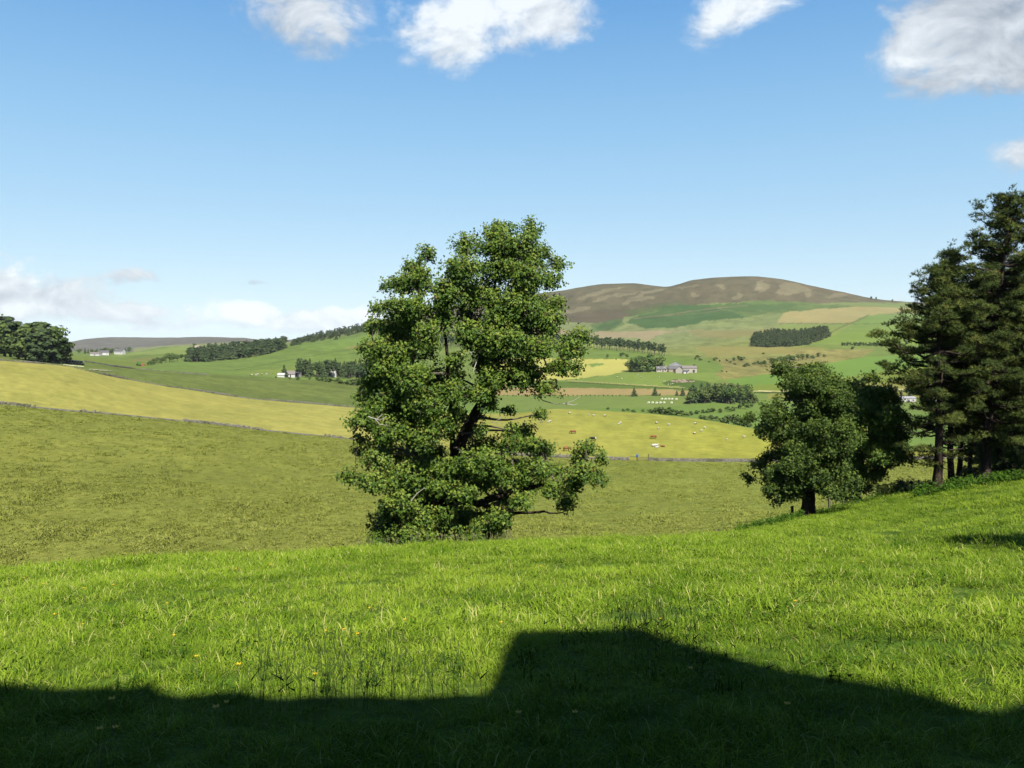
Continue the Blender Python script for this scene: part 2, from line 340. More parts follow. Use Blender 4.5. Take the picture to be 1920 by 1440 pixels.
# ------------------------------------------------------------ the valley: lofted between feature lines
PXK = np.array([-1400, -800, -300, 0, 70, 130, 165, 210, 260, 320, 380, 450, 500, 545, 600, 650, 700, 760, 850, 950, 1050, 1085, 1130, 1180, 1247, 1300, 1340, 1400, 1460, 1520, 1580, 1640, 1700, 1800, 1920, 2300, 2800, 3400], float)
def line(*p):
    p = np.array(p, float); return np.stack([pchip(p[:, 0], p[:, 1], PXK), pchip(p[:, 0], p[:, 2], PXK)], -1)
LN = [
 line((-1400, 1900, 40), (3400, 1900, 40)),
 line((-1400, 1180, 85), (0, 1105, 88), (320, 1088, 92), (640, 1070, 96), (960, 1062, 100), (1280, 1040, 104), (1500, 1012, 106), (1700, 985, 108), (1920, 960, 110), (3400, 930, 120)),
 line((-1400, 660, 170), (-300, 735, 190), (0, 757, 200), (200, 775, 215), (400, 795, 228), (650, 822, 242), (900, 848, 254), (1145, 861, 262), (1440, 863, 272), (1920, 855, 290), (3400, 845, 310)),
 line((-1400, 575, 340), (-300, 648, 330), (0, 674, 330), (130, 686, 345), (210, 705, 370), (320, 725, 395), (480, 748, 410), (650, 762, 415), (800, 772, 405), (900, 774, 395), (960, 774, 390), (1050, 766, 380), (1135, 770, 372), (1285, 782, 360), (1395, 800, 345), (1500, 820, 330), (1600, 838, 320), (1750, 846, 315), (1920, 850, 315), (3400, 838, 330)),
 line((-1400, 573, 360), (0, 672, 350), (320, 722, 415), (480, 745, 432), (650, 759, 438), (800, 776, 440), (960, 790, 430), (1060, 790, 425), (1280, 802, 410), (1400, 818, 395), (1600, 852, 370), (1920, 866, 370), (3400, 860, 380)),
 line((-1400, 630, 600), (0, 668, 480), (130, 673, 480), (200, 685, 500), (260, 692, 530), (340, 697, 560), (450, 705, 580), (530, 709, 600), (650, 717, 610), (800, 735, 615), (960, 741, 610), (1280, 742, 610), (1440, 752, 600), (1600, 765, 590), (1920, 780, 590), (3400, 780, 600)),
 line((-1400, 640, 700), (0, 664, 700), (160, 671, 860), (220, 672, 880), (300, 687, 740), (450, 694, 700), (650, 690, 740), (800, 702, 740), (960, 712, 720), (1060, 714, 720), (1180, 698, 750), (1300, 697, 760), (1400, 714, 740), (1500, 712, 760), (1600, 705, 800), (1700, 698, 820), (1920, 695, 850), (3400, 690, 900)),
 line((-1400, 645, 1200), (0, 658, 1200), (160, 663, 1350), (230, 664, 1350), (300, 666, 1100), (350, 676, 960), (450, 672, 950), (540, 655, 1000), (650, 640, 1050), (800, 655, 1050), (960, 662, 1030), (1110, 655, 1000), (1250, 668, 980), (1330, 672, 980), (1400, 667, 1020), (1500, 655, 1060), (1600, 648, 1120), (1700, 650, 1150), (1920, 650, 1200), (3400, 640, 1300)),
 line((-1400, 648, 2600), (0, 656, 2400), (160, 659, 2500), (230, 661, 2300), (300, 652, 1900), (345, 649, 1700), (400, 650, 1500), (540, 644, 1400), (600, 636, 1400), (650, 629, 1350), (700, 619, 1350), (800, 628, 1450), (960, 640, 1450), (1110, 645, 1350), (1250, 648, 1280), (1400, 630, 1350), (1550, 618, 1420), (1650, 612, 1450), (1750, 612, 1500), (1920, 615, 1600), (3400, 630, 1700)),
 line((-1400, 642, 3900), (0, 650, 3800), (160, 652, 3600), (230, 652, 3500), (345, 646, 3000), (450, 642, 2900), (540, 642, 2500), (600, 633, 2200), (700, 612, 1900), (800, 605, 1950), (960, 600, 1950), (1110, 600, 1850), (1250, 594, 1800), (1400, 578, 1850), (1550, 575, 1950), (1650, 575, 2000), (1750, 582, 2100), (1920, 597, 2100), (3400, 615, 2200)),
 line((-1400, 632, 5000), (-300, 640, 5000), (0, 645, 4600), (130, 641, 4600), (165, 635, 4600), (230, 632, 4600), (300, 634, 4500), (345, 632, 4500), (400, 632, 4400), (460, 634, 4300), (500, 638, 4100), (545, 637, 3500), (600, 629, 3000), (640, 621, 2800), (700, 606, 2650), (760, 590, 2600), (850, 573, 2600), (950, 558, 2600), (1050, 547, 2600), (1085, 541, 2600), (1130, 535, 2600), (1180, 533, 2600), (1247, 539, 2500), (1300, 527, 2500), (1340, 522, 2500), (1400, 520, 2500), (1460, 525, 2500), (1520, 537, 2500), (1580, 549, 2500), (1640, 562, 2500), (1700, 567, 2450), (1800, 572, 2400), (1920, 582, 2400), (2300, 600, 2400), (3400, 620, 2600)),
 line((-1400, 660, 6500), (0, 660, 6200), (450, 655, 5600), (600, 650, 4200), (700, 640, 3600), (3400, 640, 3600)),
 line((-1400, 655, 12000), (3400, 655, 12000)),
]
LN = np.array(LN)                        # line, knot, (py, d)
ZL = world(np.broadcast_to(PXK, LN.shape[:2]), LN[..., 0], LN[..., 1])[..., 2]   # heights on the lines
def column(px, u):
    """terrain points at azimuth px for line parameter u (monotone interpolation of height over log depth)"""
    px = np.atleast_1d(px).astype(float)
    d = pchip(PXK, np.log(LN[..., 1]).T, px)     # (npx, nlines)
    z = pchip(PXK, ZL.T, px)
    out = np.zeros((len(px), len(u), 3))
    ii = np.clip(np.floor(u).astype(int), 0, len(LN) - 2); f = u - ii
    for i in range(len(px)):
        dd = d[i, ii] * (1 - f) + d[i, ii + 1] * f
        zz = pchip(d[i], z[i], dd); D = np.exp(dd)
        # depth is world y; the azimuth plane of column px is taken at the horizon
        out[i, :, 0] = (px[i] - CX) / F * (D * cos(TH) - zz * sin(TH)); out[i, :, 1] = D; out[i, :, 2] = zz
    amp = np.interp(out[..., 1], [60, 200, 600, 1500, 4000], [.25, .5, .9, 3.0, 6.0])
    wl = np.interp(out[..., 1], [60, 200, 600, 1500, 4000], [14, 22, 50, 110, 220])
    out[..., 2] += amp * fbm(out[..., 0] / 40, out[..., 1] / 40, 2) * .6 + amp * .8 * fbm(out[..., 0] / 130, out[..., 1] / 130, 9)
    return out
rows = np.concatenate([np.linspace(i, i + 1, n, endpoint=False) for i, n in enumerate([6, 76, 50, 6, 34, 34, 44, 38, 36, 62, 6, 3])] + [[12.0]])
_pxs = np.arange(-1400, 3401, 12.0); cols = np.concatenate([np.arange(-1400, -60, 12.0), np.arange(-60, 1980, 2.0), np.arange(1980, 3401, 12.0)])
TP = column(cols, rows)
_uu = np.linspace(1, 10, 1800)
def place(px, py, seg=1.0):
    """first point of the ground along column px, from feature line seg outwards, that shows at height py"""
    uu = _uu[_uu >= seg]; c = column(px, uu)[0]; _, y = project(c); y = np.asarray(y)
    k = np.where((y[:-1] > py) & (y[1:] <= py))[0]
    i = k[0] if len(k) else int(np.argmin(abs(y - py)))
    return c[i]

# albedo of the fields --------------------------------------------------------
def inpoly(px, py, poly):
    r = np.zeros(px.shape, bool); n = len(poly)
    for i in range(n):
        x1, y1 = poly[i]; x2, y2 = poly[(i + 1) % n]
        c = ((y1 > py) != (y2 > py)) & (px < (x2 - x1) * (py - y1) / (y2 - y1 + 1e-9) + x1); r ^= c
    return r
def c4(p): return [(960 + a / 4, 500 + b / 4) for a, b in p]
def c5(p): return [(1340 + a / 3.31, 500 + b / 3.31) for a, b in p]
PX, PY = project(TP); U = np.broadcast_to(rows, PX.shape)
wx = PX + 9 * fbm(PX / 14, PY / 5, 21, 4) * (1 + (U > 8)); wy = PY + 3.4 * fbm(PX / 15, PY / 6, 22, 4) * (1 + .8 * (U > 8))      # ragged borders
K = 0.293
colr = np.zeros(PX.shape + (3,)); mott = np.full(PX.shape, .30)
def paint(mask, rgb, mo=None, f=1.0):
    c = np.array(lin(*rgb)[:3]); c = (c * .86 + .14 * (c @ [.3, .6, .1])) * K
    colr[mask] = colr[mask] * (1 - f) + c * f
    if mo is not None: mott[mask] = mo
def poly(pts, rgb, mo=None, lo=0, hi=13, ragged=True, f=1.0):
    a, b = (wx, wy) if ragged else (PX, PY)
    paint(inpoly(a, b, pts) & (U >= lo) & (U < hi), rgb, mo, f)
def strip(pts, wdt, rgb, lo=0, hi=13, f=1.0):
    pts = np.array(pts, float); o = pts[np.argsort(pts[:, 0])]
    yy = np.interp(PX, o[:, 0], o[:, 1]); m = (abs(PY - yy) < wdt) & (PX >= o[0, 0]) & (PX <= o[-1, 0]) & (U >= lo) & (U < hi)
    paint(m, rgb, None, f)
paint(U < 2, (130, 141, 62), .55); 
rt = np.clip((PX - 700) / 700, 0, 1)[..., None]
m = U < 2; colr[m] = (colr * (1 - rt) + np.array(lin(135, 148, 80)[:3]) * K * rt)[m]
paint((U >= 2) & (U < 3), (168, 168, 90), .45)
m = (U >= 2) & (U < 3); colr[m] = (colr * (1 - rt) + np.array(lin(156, 162, 82)[:3]) * K * rt)[m]
paint((U >= 3) & (U < 5), (110, 128, 66), .6)
paint((U >= 3) & (U < 5) & (PX > 800), (110, 142, 68), .2)
paint((U >= 5) & (U < 8), (114, 138, 70), .5)
paint((U >= 8) & (U < 9), (136, 144, 88), .7)
paint(U >= 9, (110, 104, 76), .65); paint((U >= 9) & (PX < 560), (112, 108, 96), .55)
paint((U >= 8) & (PX < 250), (112, 108, 96), .55)
# left side
paint((U >= 5) & (U < 8) & (PX > 270) & (PX < 760), (112, 140, 70), .5)
poly([(130, 668), (240, 676), (300, 682), (262, 692), (200, 684), (130, 674)], (118, 138, 62), lo=5)
poly([(200, 668), (345, 649), (365, 650), (365, 662), (290, 672)], (132, 154, 84), lo=6)
poly([(225, 668), (330, 662), (350, 676), (290, 676)], (108, 132, 66), lo=5)
poly([(240, 674), (290, 670), (300, 676), (255, 679)], (140, 130, 90), lo=5, f=.5)
poly([(645, 654), (660, 648), (690, 641), (720, 636), (720, 646), (680, 653)], (152, 132, 96), lo=6, f=.8)
poly([(560, 648), (640, 640), (700, 626), (760, 618), (760, 640), (700, 640), (640, 655), (570, 660)], (114, 146, 70), lo=6)
poly([(440, 700), (520, 690), (620, 680), (700, 668), (700, 684), (600, 695), (520, 704)], (122, 142, 68), lo=5, f=.8)
strip([(440, 694), (560, 672), (640, 657), (700, 650)], .8, (84, 112, 60), lo=5, f=.7)
strip([(540, 653), (600, 659), (640, 659), (700, 651)], .7, (96, 112, 64), lo=5, f=.6)
strip([(600, 669), (660, 663), (700, 656)], .7, (92, 112, 60), lo=5, f=.6)
strip([(300, 700), (400, 706), (500, 714), (620, 724), (700, 733)], .8, (86, 108, 48), lo=3, hi=5, f=.5)
strip([(430, 722), (520, 724), (680, 738)], .7, (86, 108, 48), lo=3, hi=5, f=.4)
# right: valley floor
poly([(930, 742), (1330, 742), (1330, 752), (1240, 764), (930, 770)], (120, 144, 76), .16, lo=3, hi=6)
poly([(930, 727), (1060, 726), (1200, 728), (1292, 731), (1292, 741), (930, 741)], (168, 150, 114), .14, lo=3, hi=8)
poly([(1060, 716), (1180, 722), (1292, 729), (1292, 732), (1200, 729), (1060, 727), (930, 727), (930, 716)], (98, 126, 58), .2, lo=5, hi=8)
poly([(930, 670), (1110, 671), (1180, 672), (1184, 692), (1150, 702), (1060, 712), (930, 716)], (188, 188, 108), .16, lo=5, hi=8)
poly([(1100, 682), (1130, 681), (1136, 684), (1110, 688)], (120, 150, 74), lo=5, hi=8)
poly([(1066, 714), (1180, 697), (1240, 696), (1345, 699), (1352, 712), (1300, 727), (1180, 720)], (124, 150, 74), .2, lo=5, hi=8)
strip([(1066, 714), (1120, 717), (1200, 722), (1296, 728)], .8, (168, 166, 118), lo=5, hi=8)
strip([(1066, 716), (1120, 719), (1200, 724), (1296, 730)], .7, (66, 88, 36), lo=5, hi=8)
poly([(1240, 718), (1262, 712), (1300, 712), (1335, 718), (1320, 728), (1296, 728), (1250, 722)], (84, 112, 48), lo=5, hi=8)
poly([(930, 655), (1110, 655), (1180, 660), (1250, 668), (1330, 678), (1360, 690), (1345, 699), (1240, 694), (1184, 692), (1180, 674), (930, 670)], (112, 140, 66), .3, lo=5, hi=8)
poly([(1330, 668), (1520, 655), (1640, 655), (1620, 668), (1500, 690), (1420, 704), (1360, 714), (1340, 700), (1360, 690)], (142, 140, 90), .8, lo=5, hi=9)
poly([(1352, 713), (1450, 700), (1540, 682), (1640, 668), (1720, 663), (1920, 660), (1920, 686), (1700, 690), (1600, 706), (1450, 722), (1390, 724)], (112, 150, 64), .08, lo=4, hi=8)
poly([(1395, 724), (1450, 721), (1600, 706), (1700, 690), (1920, 686), (1920, 728), (1560, 728), (1440, 734), (1400, 732)], (122, 142, 52), .08, lo=4, hi=8)
poly([(1520, 722), (1720, 714), (1920, 712), (1920, 745), (1440, 748), (1440, 736)], (136, 142, 72), .2, lo=4, hi=8)
strip([(1400, 733), (1480, 733.5), (1920, 726)], 1.0, (196, 190, 160), lo=4, hi=8)
strip([(1400, 736), (1480, 736.5), (1920, 729)], 1.4, (60, 84, 34), lo=4, hi=8)
strip([(1350, 704), (1358, 716), (1368, 722), (1400, 726)], 2.0, (138, 124, 92), lo=4, hi=8, f=.7)
# right: the slopes
poly([(930, 600), (1060, 604), (1165, 606), (1300, 618), (1470, 612), (1470, 668), (1330, 672), (1250, 664), (1110, 650), (930, 650)], (134, 146, 88), .7, lo=6, hi=10)
poly([(930, 616), (1060, 619), (1180, 622), (1300, 619), (1250, 624), (1215, 638), (1180, 634), (1100, 632), (930, 648)], (164, 150, 112), .18, lo=6, hi=10)
poly([(1290, 620), (1450, 616), (1440, 626), (1360, 634), (1300, 630)], (146, 138, 86), .2, lo=7, hi=10, f=.7)
poly([(1300, 650), (1420, 648), (1560, 652), (1420, 668), (1330, 668)], (152, 144, 92), .25, lo=6, hi=10, f=.7)
poly([(1300, 600), (1450, 586), (1470, 590), (1450, 612), (1290, 618), (1280, 612)], (130, 144, 82), lo=7, hi=10)
poly([(1470, 583), (1600, 574), (1720, 568), (1920, 584), (1920, 600), (1700, 584), (1640, 590), (1600, 606), (1455, 606)], (168, 158, 98), .2, lo=8)
poly([(1630, 590), (1720, 588), (1920, 600), (1920, 650), (1640, 648), (1520, 645), (1555, 628)], (122, 150, 66), .16, lo=7, hi=11)
poly([(1455, 608), (1600, 607), (1560, 632), (1510, 650), (1470, 650)], (134, 152, 72), .2, lo=7, hi=10)
strip([(1460, 606), (1600, 607.5), (1720, 606)], .7, (82, 100, 50), lo=7, hi=11, f=.7)
strip([(1555, 625), (1580, 612), (1610, 600), (1630, 590)], 1.6, (104, 112, 66), lo=7, hi=11, f=.7)
poly([(1100, 625), (1110, 606), (1165, 600), (1168, 608), (1150, 618)], (104, 126, 66), lo=8, hi=11)
# bracken and heather
hl = np.interp(wx, [560, 700, 850, 960, 1060, 1110, 1165, 1185, 1247, 1300, 1440, 1530, 1620, 1700, 1920], [640, 612, 600, 600, 603, 604, 597, 590, 575, 571, 564, 568, 567, 568, 585])
paint((wy > hl) & (U >= 9) & (U < 10) & (PX > 560), (126, 142, 76), .25)
paint((wy <= hl) & (U >= 8) & (PX > 700), (110, 104, 76), .65)
poly([(1060, 590), (1110, 585), (1180, 575), (1190, 588), (1165, 600), (1110, 606), (1060, 604)], (104, 96, 72), .3, lo=8)
poly([(1160, 585), (1250, 568), (1290, 566), (1240, 580), (1190, 592)], (92, 106, 58), lo=8, f=.8)
poly([(1170, 605), (1185, 595), (1230, 585), (1247, 575), (1272, 571), (1335, 572), (1440, 565), (1440, 587), (1385, 597), (1322, 602), (1260, 615), (1210, 616), (1180, 607)], (78, 110, 54), .5, lo=7)
poly([(1335, 574), (1440, 563), (1530, 568), (1600, 574), (1530, 580), (1440, 588), (1400, 594)], (102, 126, 62), .5, lo=7)
poly([(1340, 574), (1380, 570), (1500, 570), (1460, 582), (1380, 584)], (80, 110, 54), .2, lo=7, f=.7)
poly([(1115, 616), (1130, 605), (1160, 597), (1168, 604), (1148, 616)], (84, 112, 58), lo=7)
poly([(1185, 590), (1270, 572), (1262, 584), (1225, 594)], (84, 112, 54), lo=7, f=.6)
strip([(1188, 597), (1250, 591), (1290, 584), (1340, 578), (1400, 573)], .9, (134, 124, 88), lo=7, f=.8)
strip([(1240, 592), (1310, 588), (1360, 580)], .7, (120, 120, 80), lo=7, f=.7)
for p_ in [c4(x) for x in ([(480, 250), (560, 208), (680, 173), (800, 150), (850, 152), (700, 192), (600, 222), (520, 252)], [(590, 270), (680, 222), (780, 198), (850, 192), (760, 222), (650, 262)],
          [(830, 275), (880, 248), (960, 223), (1070, 220), (1090, 240), (980, 252), (900, 266), (830, 290)], [(860, 240), (960, 198), (1080, 168), (1190, 158), (1060, 187), (930, 232)],
          [(760, 225), (860, 200), (950, 190), (880, 215), (800, 235)], [(1240, 160), (1380, 140), (1400, 148), (1290, 172)], [(380, 335), (520, 300), (600, 305), (480, 345), (390, 360)],
          [(1340, 198), (1380, 193), (1390, 222), (1350, 227)], [(1640, 238), (1690, 198), (1730, 198), (1720, 237), (1670, 247)])] + \
         [c5(x) for x in ([(20, 103), (52, 108), (58, 142), (25, 132)], [(255, 100), (285, 82), (335, 110), (332, 150), (290, 167), (253, 140)], [(380, 165), (400, 120), (440, 98), (530, 110), (610, 142), (550, 160), (430, 182)],
          [(555, 158), (612, 153), (604, 186), (562, 192)], [(675, 192), (760, 163), (835, 165), (780, 188), (700, 202)])]:
    poly(p_, (150, 142, 108), .5, lo=8, f=.6)
strip([(1410, 522), (1460, 530), (1530, 541), (1600, 554)], .8, (140, 110, 90), lo=8, f=.6)
# soft large-scale variation
var = (1 + .16 * fbm(TP[..., 0] / 60, TP[..., 1] / 90, 31, 4))[..., None]; colr *= var
dry = np.clip(fbm(TP[..., 0] / 90, TP[..., 1] / 140, 41, 4) * 3, 0, 1)[..., None] * .22; colr = colr * (1 - dry) + colr * np.array([1.35, 1.12, 1.2]) * dry
spk = fbm(TP[..., 0] / (TP[..., 1] * .009), TP[..., 1] / (TP[..., 1] * .03) + 40 * np.log(TP[..., 1]), 61, 4); colr *= (1 + .42 * mott[..., None] * spk[..., None] * 2)
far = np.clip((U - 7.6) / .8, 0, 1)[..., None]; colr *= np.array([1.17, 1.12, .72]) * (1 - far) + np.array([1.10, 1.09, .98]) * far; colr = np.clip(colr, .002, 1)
flatc = np.concatenate([colr, np.ones(PX.shape + (1,))], -1)

def terrain_piece(name, r0, r1, material, label, c0=0, c1=None, cat='field'):
    c1 = len(cols) if c1 is None else c1
    i0 = np.searchsorted(rows, r0); i1 = np.searchsorted(rows, r1)
    P = TP[c0:c1, i0:i1 + 1]; n, m_ = P.shape[:2]
    i = np.arange(n - 1)[:, None] * m_; j = np.arange(m_ - 1)[None, :]
    f = np.stack([i + j, i + m_ + j, i + m_ + j + 1, i + j + 1], -1).reshape(-1, 4)
    b = MB(); b.add(P.reshape(-1, 3), f); o = b.build(name, material, smooth=True)
    a = o.data.color_attributes.new('col', 'FLOAT_COLOR', 'POINT'); a.data.foreach_set('color', flatc[c0:c1, i0:i1 + 1].reshape(-1))
    a = o.data.attributes.new('mott', 'FLOAT', 'POINT'); a.data.foreach_set('value', mott[c0:c1, i0:i1 + 1].reshape(-1))
    tag(o, label, None, None, 'structure'); return o
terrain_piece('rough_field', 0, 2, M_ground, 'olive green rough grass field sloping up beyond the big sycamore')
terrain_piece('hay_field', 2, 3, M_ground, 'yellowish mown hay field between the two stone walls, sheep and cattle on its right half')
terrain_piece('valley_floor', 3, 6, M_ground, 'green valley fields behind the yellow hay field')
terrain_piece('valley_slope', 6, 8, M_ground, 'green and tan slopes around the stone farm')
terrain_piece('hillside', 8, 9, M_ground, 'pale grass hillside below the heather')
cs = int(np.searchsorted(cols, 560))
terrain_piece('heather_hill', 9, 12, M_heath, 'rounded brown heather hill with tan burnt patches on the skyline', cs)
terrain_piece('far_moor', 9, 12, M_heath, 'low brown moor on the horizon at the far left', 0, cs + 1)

# foreground mesh
gx = np.concatenate([np.arange(-90, -34, 2.5), np.arange(-34, 46, .35), np.arange(46, 101, 2.5)]); gy = np.concatenate([np.arange(-20, 0, 2.), np.arange(0, 80, .35), np.arange(80, 121, 2.5)])
GX, GY = np.meshgrid(gx, gy, indexing='ij'); GZ = gz(GX, GY)
n, m_ = GX.shape; i = np.arange(n - 1)[:, None] * m_; j = np.arange(m_ - 1)[None, :]
b = MB(); b.add(np.stack([GX, GY, GZ], -1).reshape(-1, 3), np.stack([i + j, i + m_ + j, i + m_ + j + 1, i + j + 1], -1).reshape(-1, 4))
M_soil = mat('pasture_ground', (.08, .15, .015, 1), .95, .05, noise=[(.5, (.13, .20, .02, 1), .7, .4, .65), (2.5, (.035, .065, .012, 1), .6, .45, .7)], bump=(6, .8, .05))
tag(b.build('pasture', M_soil, smooth=True), 'bright green foreground pasture', kind='structure')

# ------------------------------------------------------------ grass
def grass_material(name, lo, hi, dry, tr):
    m = bpy.data.materials.new(name); m.use_nodes = True; t = N(m.node_tree); bs = t.n['Principled BSDF']
    pos = t.new('ShaderNodeNewGeometry').outputs['Position']
    at = t.new('ShaderNodeAttribute', attribute_name='tint').outputs['Fac']
    ri = t.new('ShaderNodeObjectInfo').outputs['Random']
    a = t.noise(pos, .22, 4, .6, .5); c = t.noise(pos, 1.1, 3, .6)
    f = t.m('ADD', t.m('MULTIPLY', t.m('SUBTRACT', at, .12), .95), t.m('ADD', t.m('MULTIPLY', t.m('SUBTRACT', a, .5), 1.9), t.m('ADD', t.m('MULTIPLY', t.m('SUBTRACT', c, .5), 1.5), t.m('MULTIPLY', t.m('SUBTRACT', ri, .15), .45))), clamp=True)
    col = t.mix(f, lo, hi); col = t.mix(t.ramp(at, .88, .96, 0, .8), col, dry)
    t.put(bs.inputs['Base Color'], col); bs.inputs['Roughness'].default_value = .7; bs.inputs['Specular IOR Level'].default_value = .04
    tl = t.new('ShaderNodeBsdfTranslucent'); t.put(tl.inputs[0], t.mix(.3, col, (.10, .165, .006, 1))); mx = t.new('ShaderNodeMixShader'); mx.inputs[0].default_value = tr
    t.l.new(bs.outputs[0], mx.inputs[1]); t.l.new(tl.outputs[0], mx.inputs[2]); t.l.new(mx.outputs[0], t.n['Material Output'].inputs[0])
    return m
M_grass = grass_material('grass_blade', (.031, .070, .002, 1), (.140, .198, .016, 1), (.24, .23, .08, 1), .26)
M_rough = grass_material('rough_blade', (.098, .114, .017, 1), (.150, .162, .034, 1), (.16, .16, .06, 1), .18)
M_darkstalk = mat('dark_grass_stalk', (.05, .10, .012, 1), .7, .2, tintmix=(.11, .17, .03, 1))
M_stalk = mat('grass_stalk', (.10, .15, .03, 1), .7, .2, tintmix=(.36, .33, .17, 1))
M_nettle = mat('nettle_leaf', (.035, .09, .008, 1), .8, .04, tintmix=(.10, .20, .02, 1), transl=(.15, (.2, .35, .03, 1)))

def blades(n, rad, l0, l1, wd, lean, r, seg=3, clump=True):
    an = r.uniform(0, 2*pi, n); rr = rad * np.sqrt(r.uniform(0, 1, n)); base = np.stack([rr*np.cos(an), rr*np.sin(an), np.full(n, -.03)], -1)
    L = r.uniform(l0, l1, n); la = r.uniform(0, 2*pi, n) if not clump else an + r.normal(0, .8, n)
    le = np.abs(r.normal(lean, .25, n)); dr = np.stack([np.cos(la), np.sin(la), 0*la], -1); sd = np.stack([-np.sin(la + r.normal(0, .7, n)), np.cos(la), 0*la], -1)
    vs = []
    for k in range(seg + 1):
        t = k / seg; bend = le * t
        c = base + dr * (L * t * np.sin(bend * .9))[:, None] + np.array([0, 0, 1]) * (L * t * np.cos(bend * .9))[:, None]
        if k < seg: w_ = wd * (1 - .55 * t); vs += [c - sd * w_ / 2, c + sd * w_ / 2]
        else: vs += [c]
    v = np.stack(vs, 1); K_ = v.shape[1]; q = []; 
    for k in range(seg - 1): q += [[2*k, 2*k+1, 2*k+3, 2*k+2]]
    o = (np.arange(n) * K_)[:, None, None]
    tint = np.repeat(np.clip(r.beta(2, 2, n), 0, .9) + (r.uniform(0, 1, n) < .05) * .1, K_) ; tint = np.where(np.repeat(r.uniform(0, 1, n) < .06, K_), 1.0, tint)
    return v.reshape(-1, 3), (np.array(q)[None] + o).reshape(-1, 4), (np.array([[2*seg-2, 2*seg-1, 2*seg]])[None] + o).reshape(-1, 3), tint
def tuft_mesh(name, m, *a, **k):
    v, q, t, ti = blades(*a, **k); b = MB(); b.add(v, q, 0, ti); b.f.append(t); b.mi.append(np.zeros(len(t), int)); return b.mesh(name, m)
def scatter_object(name, pts, rot, scl, idx, meshes, label):
    src = bpy.data.collections.new(name + '_source')
    for i_, me in enumerate(meshes): o = bpy.data.objects.new('%s_tuft_%d' % (name, i_), me); src.objects.link(o)
    me = bpy.data.meshes.new(name); me.vertices.add(len(pts)); me.vertices.foreach_set('co', np.asarray(pts, float).ravel())
    for nm, ty, key, dat in (('rot', 'FLOAT_VECTOR', 'vector', rot), ('scl', 'FLOAT', 'value', scl), ('pick', 'INT', 'value', idx)):
        a = me.attributes.new(nm, ty, 'POINT'); a.data.foreach_set(key, np.asarray(dat).ravel())
    o = link(name, me); ng = bpy.data.node_groups.new(name, 'GeometryNodeTree')
    ng.interface.new_socket('Geometry', in_out='INPUT', socket_type='NodeSocketGeometry'); ng.interface.new_socket('Geometry', in_out='OUTPUT', socket_type='NodeSocketGeometry')
    g = N(ng); gi = g.new('NodeGroupInput'); go = g.new('NodeGroupOutput'); mp = g.new('GeometryNodeMeshToPoints'); ip = g.new('GeometryNodeInstanceOnPoints'); ci = g.new('GeometryNodeCollectionInfo')
    ci.inputs['Collection'].default_value = src; ci.inputs['Separate Children'].default_value = True; ci.inputs['Reset Children'].default_value = True
    g.l.new(gi.outputs[0], mp.inputs['Mesh']); g.l.new(mp.outputs[0], ip.inputs['Points']); g.l.new(ci.outputs[0], ip.inputs['Instance']); ip.inputs['Pick Instance'].default_value = True
    for nm, ty, sk in (('rot', 'FLOAT_VECTOR', 'Rotation'), ('scl', 'FLOAT', 'Scale'), ('pick', 'INT', 'Instance Index')):
        na = g.new('GeometryNodeInputNamedAttribute', data_type=ty); na.inputs['Name'].default_value = nm
        g.l.new(na.outputs['Attribute'], ip.inputs[sk])
    g.l.new(ip.outputs[0], go.inputs[0]); md = o.modifiers.new('scatter', 'NODES'); md.node_group = ng
    tag(o, label, None, None, 'stuff'); return o
def zone(d0, d1, dens, r, xm=2.0):
    """random ground spots between depths d0 and d1 inside the widened view"""
    A = (d1 - d0) * 2 * (.66 * d1 + xm); n_ = int(A * dens)
    y = r.uniform(d0, d1, n_); x = r.uniform(-(.66*d1 + xm), .66*d1 + xm, n_); k = abs(x) < .66 * y + xm
    yc = np.interp(x, [-30, 0, 8, 14, 20, 27, 37, 60], [33, 44.5, 47, 53, 60, 65, 68, 70]); k &= y < yc + 10
    return x[k], y[k]
def lay(name, zones, meshes_of, label, r):
    P_, R_, S_, I_ = [], [], [], []; ms = []
    for (d0, d1, dens, mi, s0, s1) in zones:
        x, y = zone(d0, d1, dens, r); n_ = len(x); z = gz(x, y)
        P_.append(np.stack([x, y, z], -1)); R_.append(np.stack([r.normal(0, .12, n_), r.normal(0, .12, n_), r.uniform(0, 2*pi, n_)], -1))
        S_.append(r.uniform(s0, s1, n_) * np.clip(1 + 1.1 * fbm(x * .55, y * .55, 17) + .7 * fbm(x * 2.1, y * 2.1, 18, 2), .5, 1.9)); I_.append(r.choice(mi, n_))
    return scatter_object(name, np.concatenate(P_), np.concatenate(R_), np.concatenate(S_), np.concatenate(I_).astype(int), meshes_of, label)
rg = np.random.RandomState(5)
GT = [tuft_mesh('grass_tuft_near_%d' % i, M_grass, 44, .13, .05, .16, .0062, 1.15, rg, clump=(i % 2 == 0)) for i in range(4)] + \
     [tuft_mesh('grass_tuft_mid_%d' % i, M_grass, 70, .26, .06, .17, .0105, 1.2, rg, clump=(i % 2 == 0)) for i in range(3)] + \
     [tuft_mesh('grass_tuft_wide_%d' % i, M_grass, 100, .48, .06, .17, .0145, 1.2, rg, seg=2, clump=(i % 2 == 0)) for i in range(3)]
lay('meadow_grass', [(2.5, 6, 62, [0, 1, 2, 3], .7, 1.3), (6, 11, 46, [0, 1, 2, 3], .8, 1.4), (9.5, 24, 17, [4, 5, 6], .7, 1.35), (22, 66, 6.5, [7, 8, 9], .7, 1.4)], GT, 'dense bright green grass of the foreground pasture', rg)
def zloft(px, d):
    i_ = np.clip(np.searchsorted(cols, px), 0, len(cols) - 1); z = np.zeros(len(px)); o_ = np.argsort(i_)
    for c_ in np.unique(i_): k_ = i_ == c_; z[k_] = np.interp(d[k_], TP[c_, :, 1], TP[c_, :, 2])
    return z
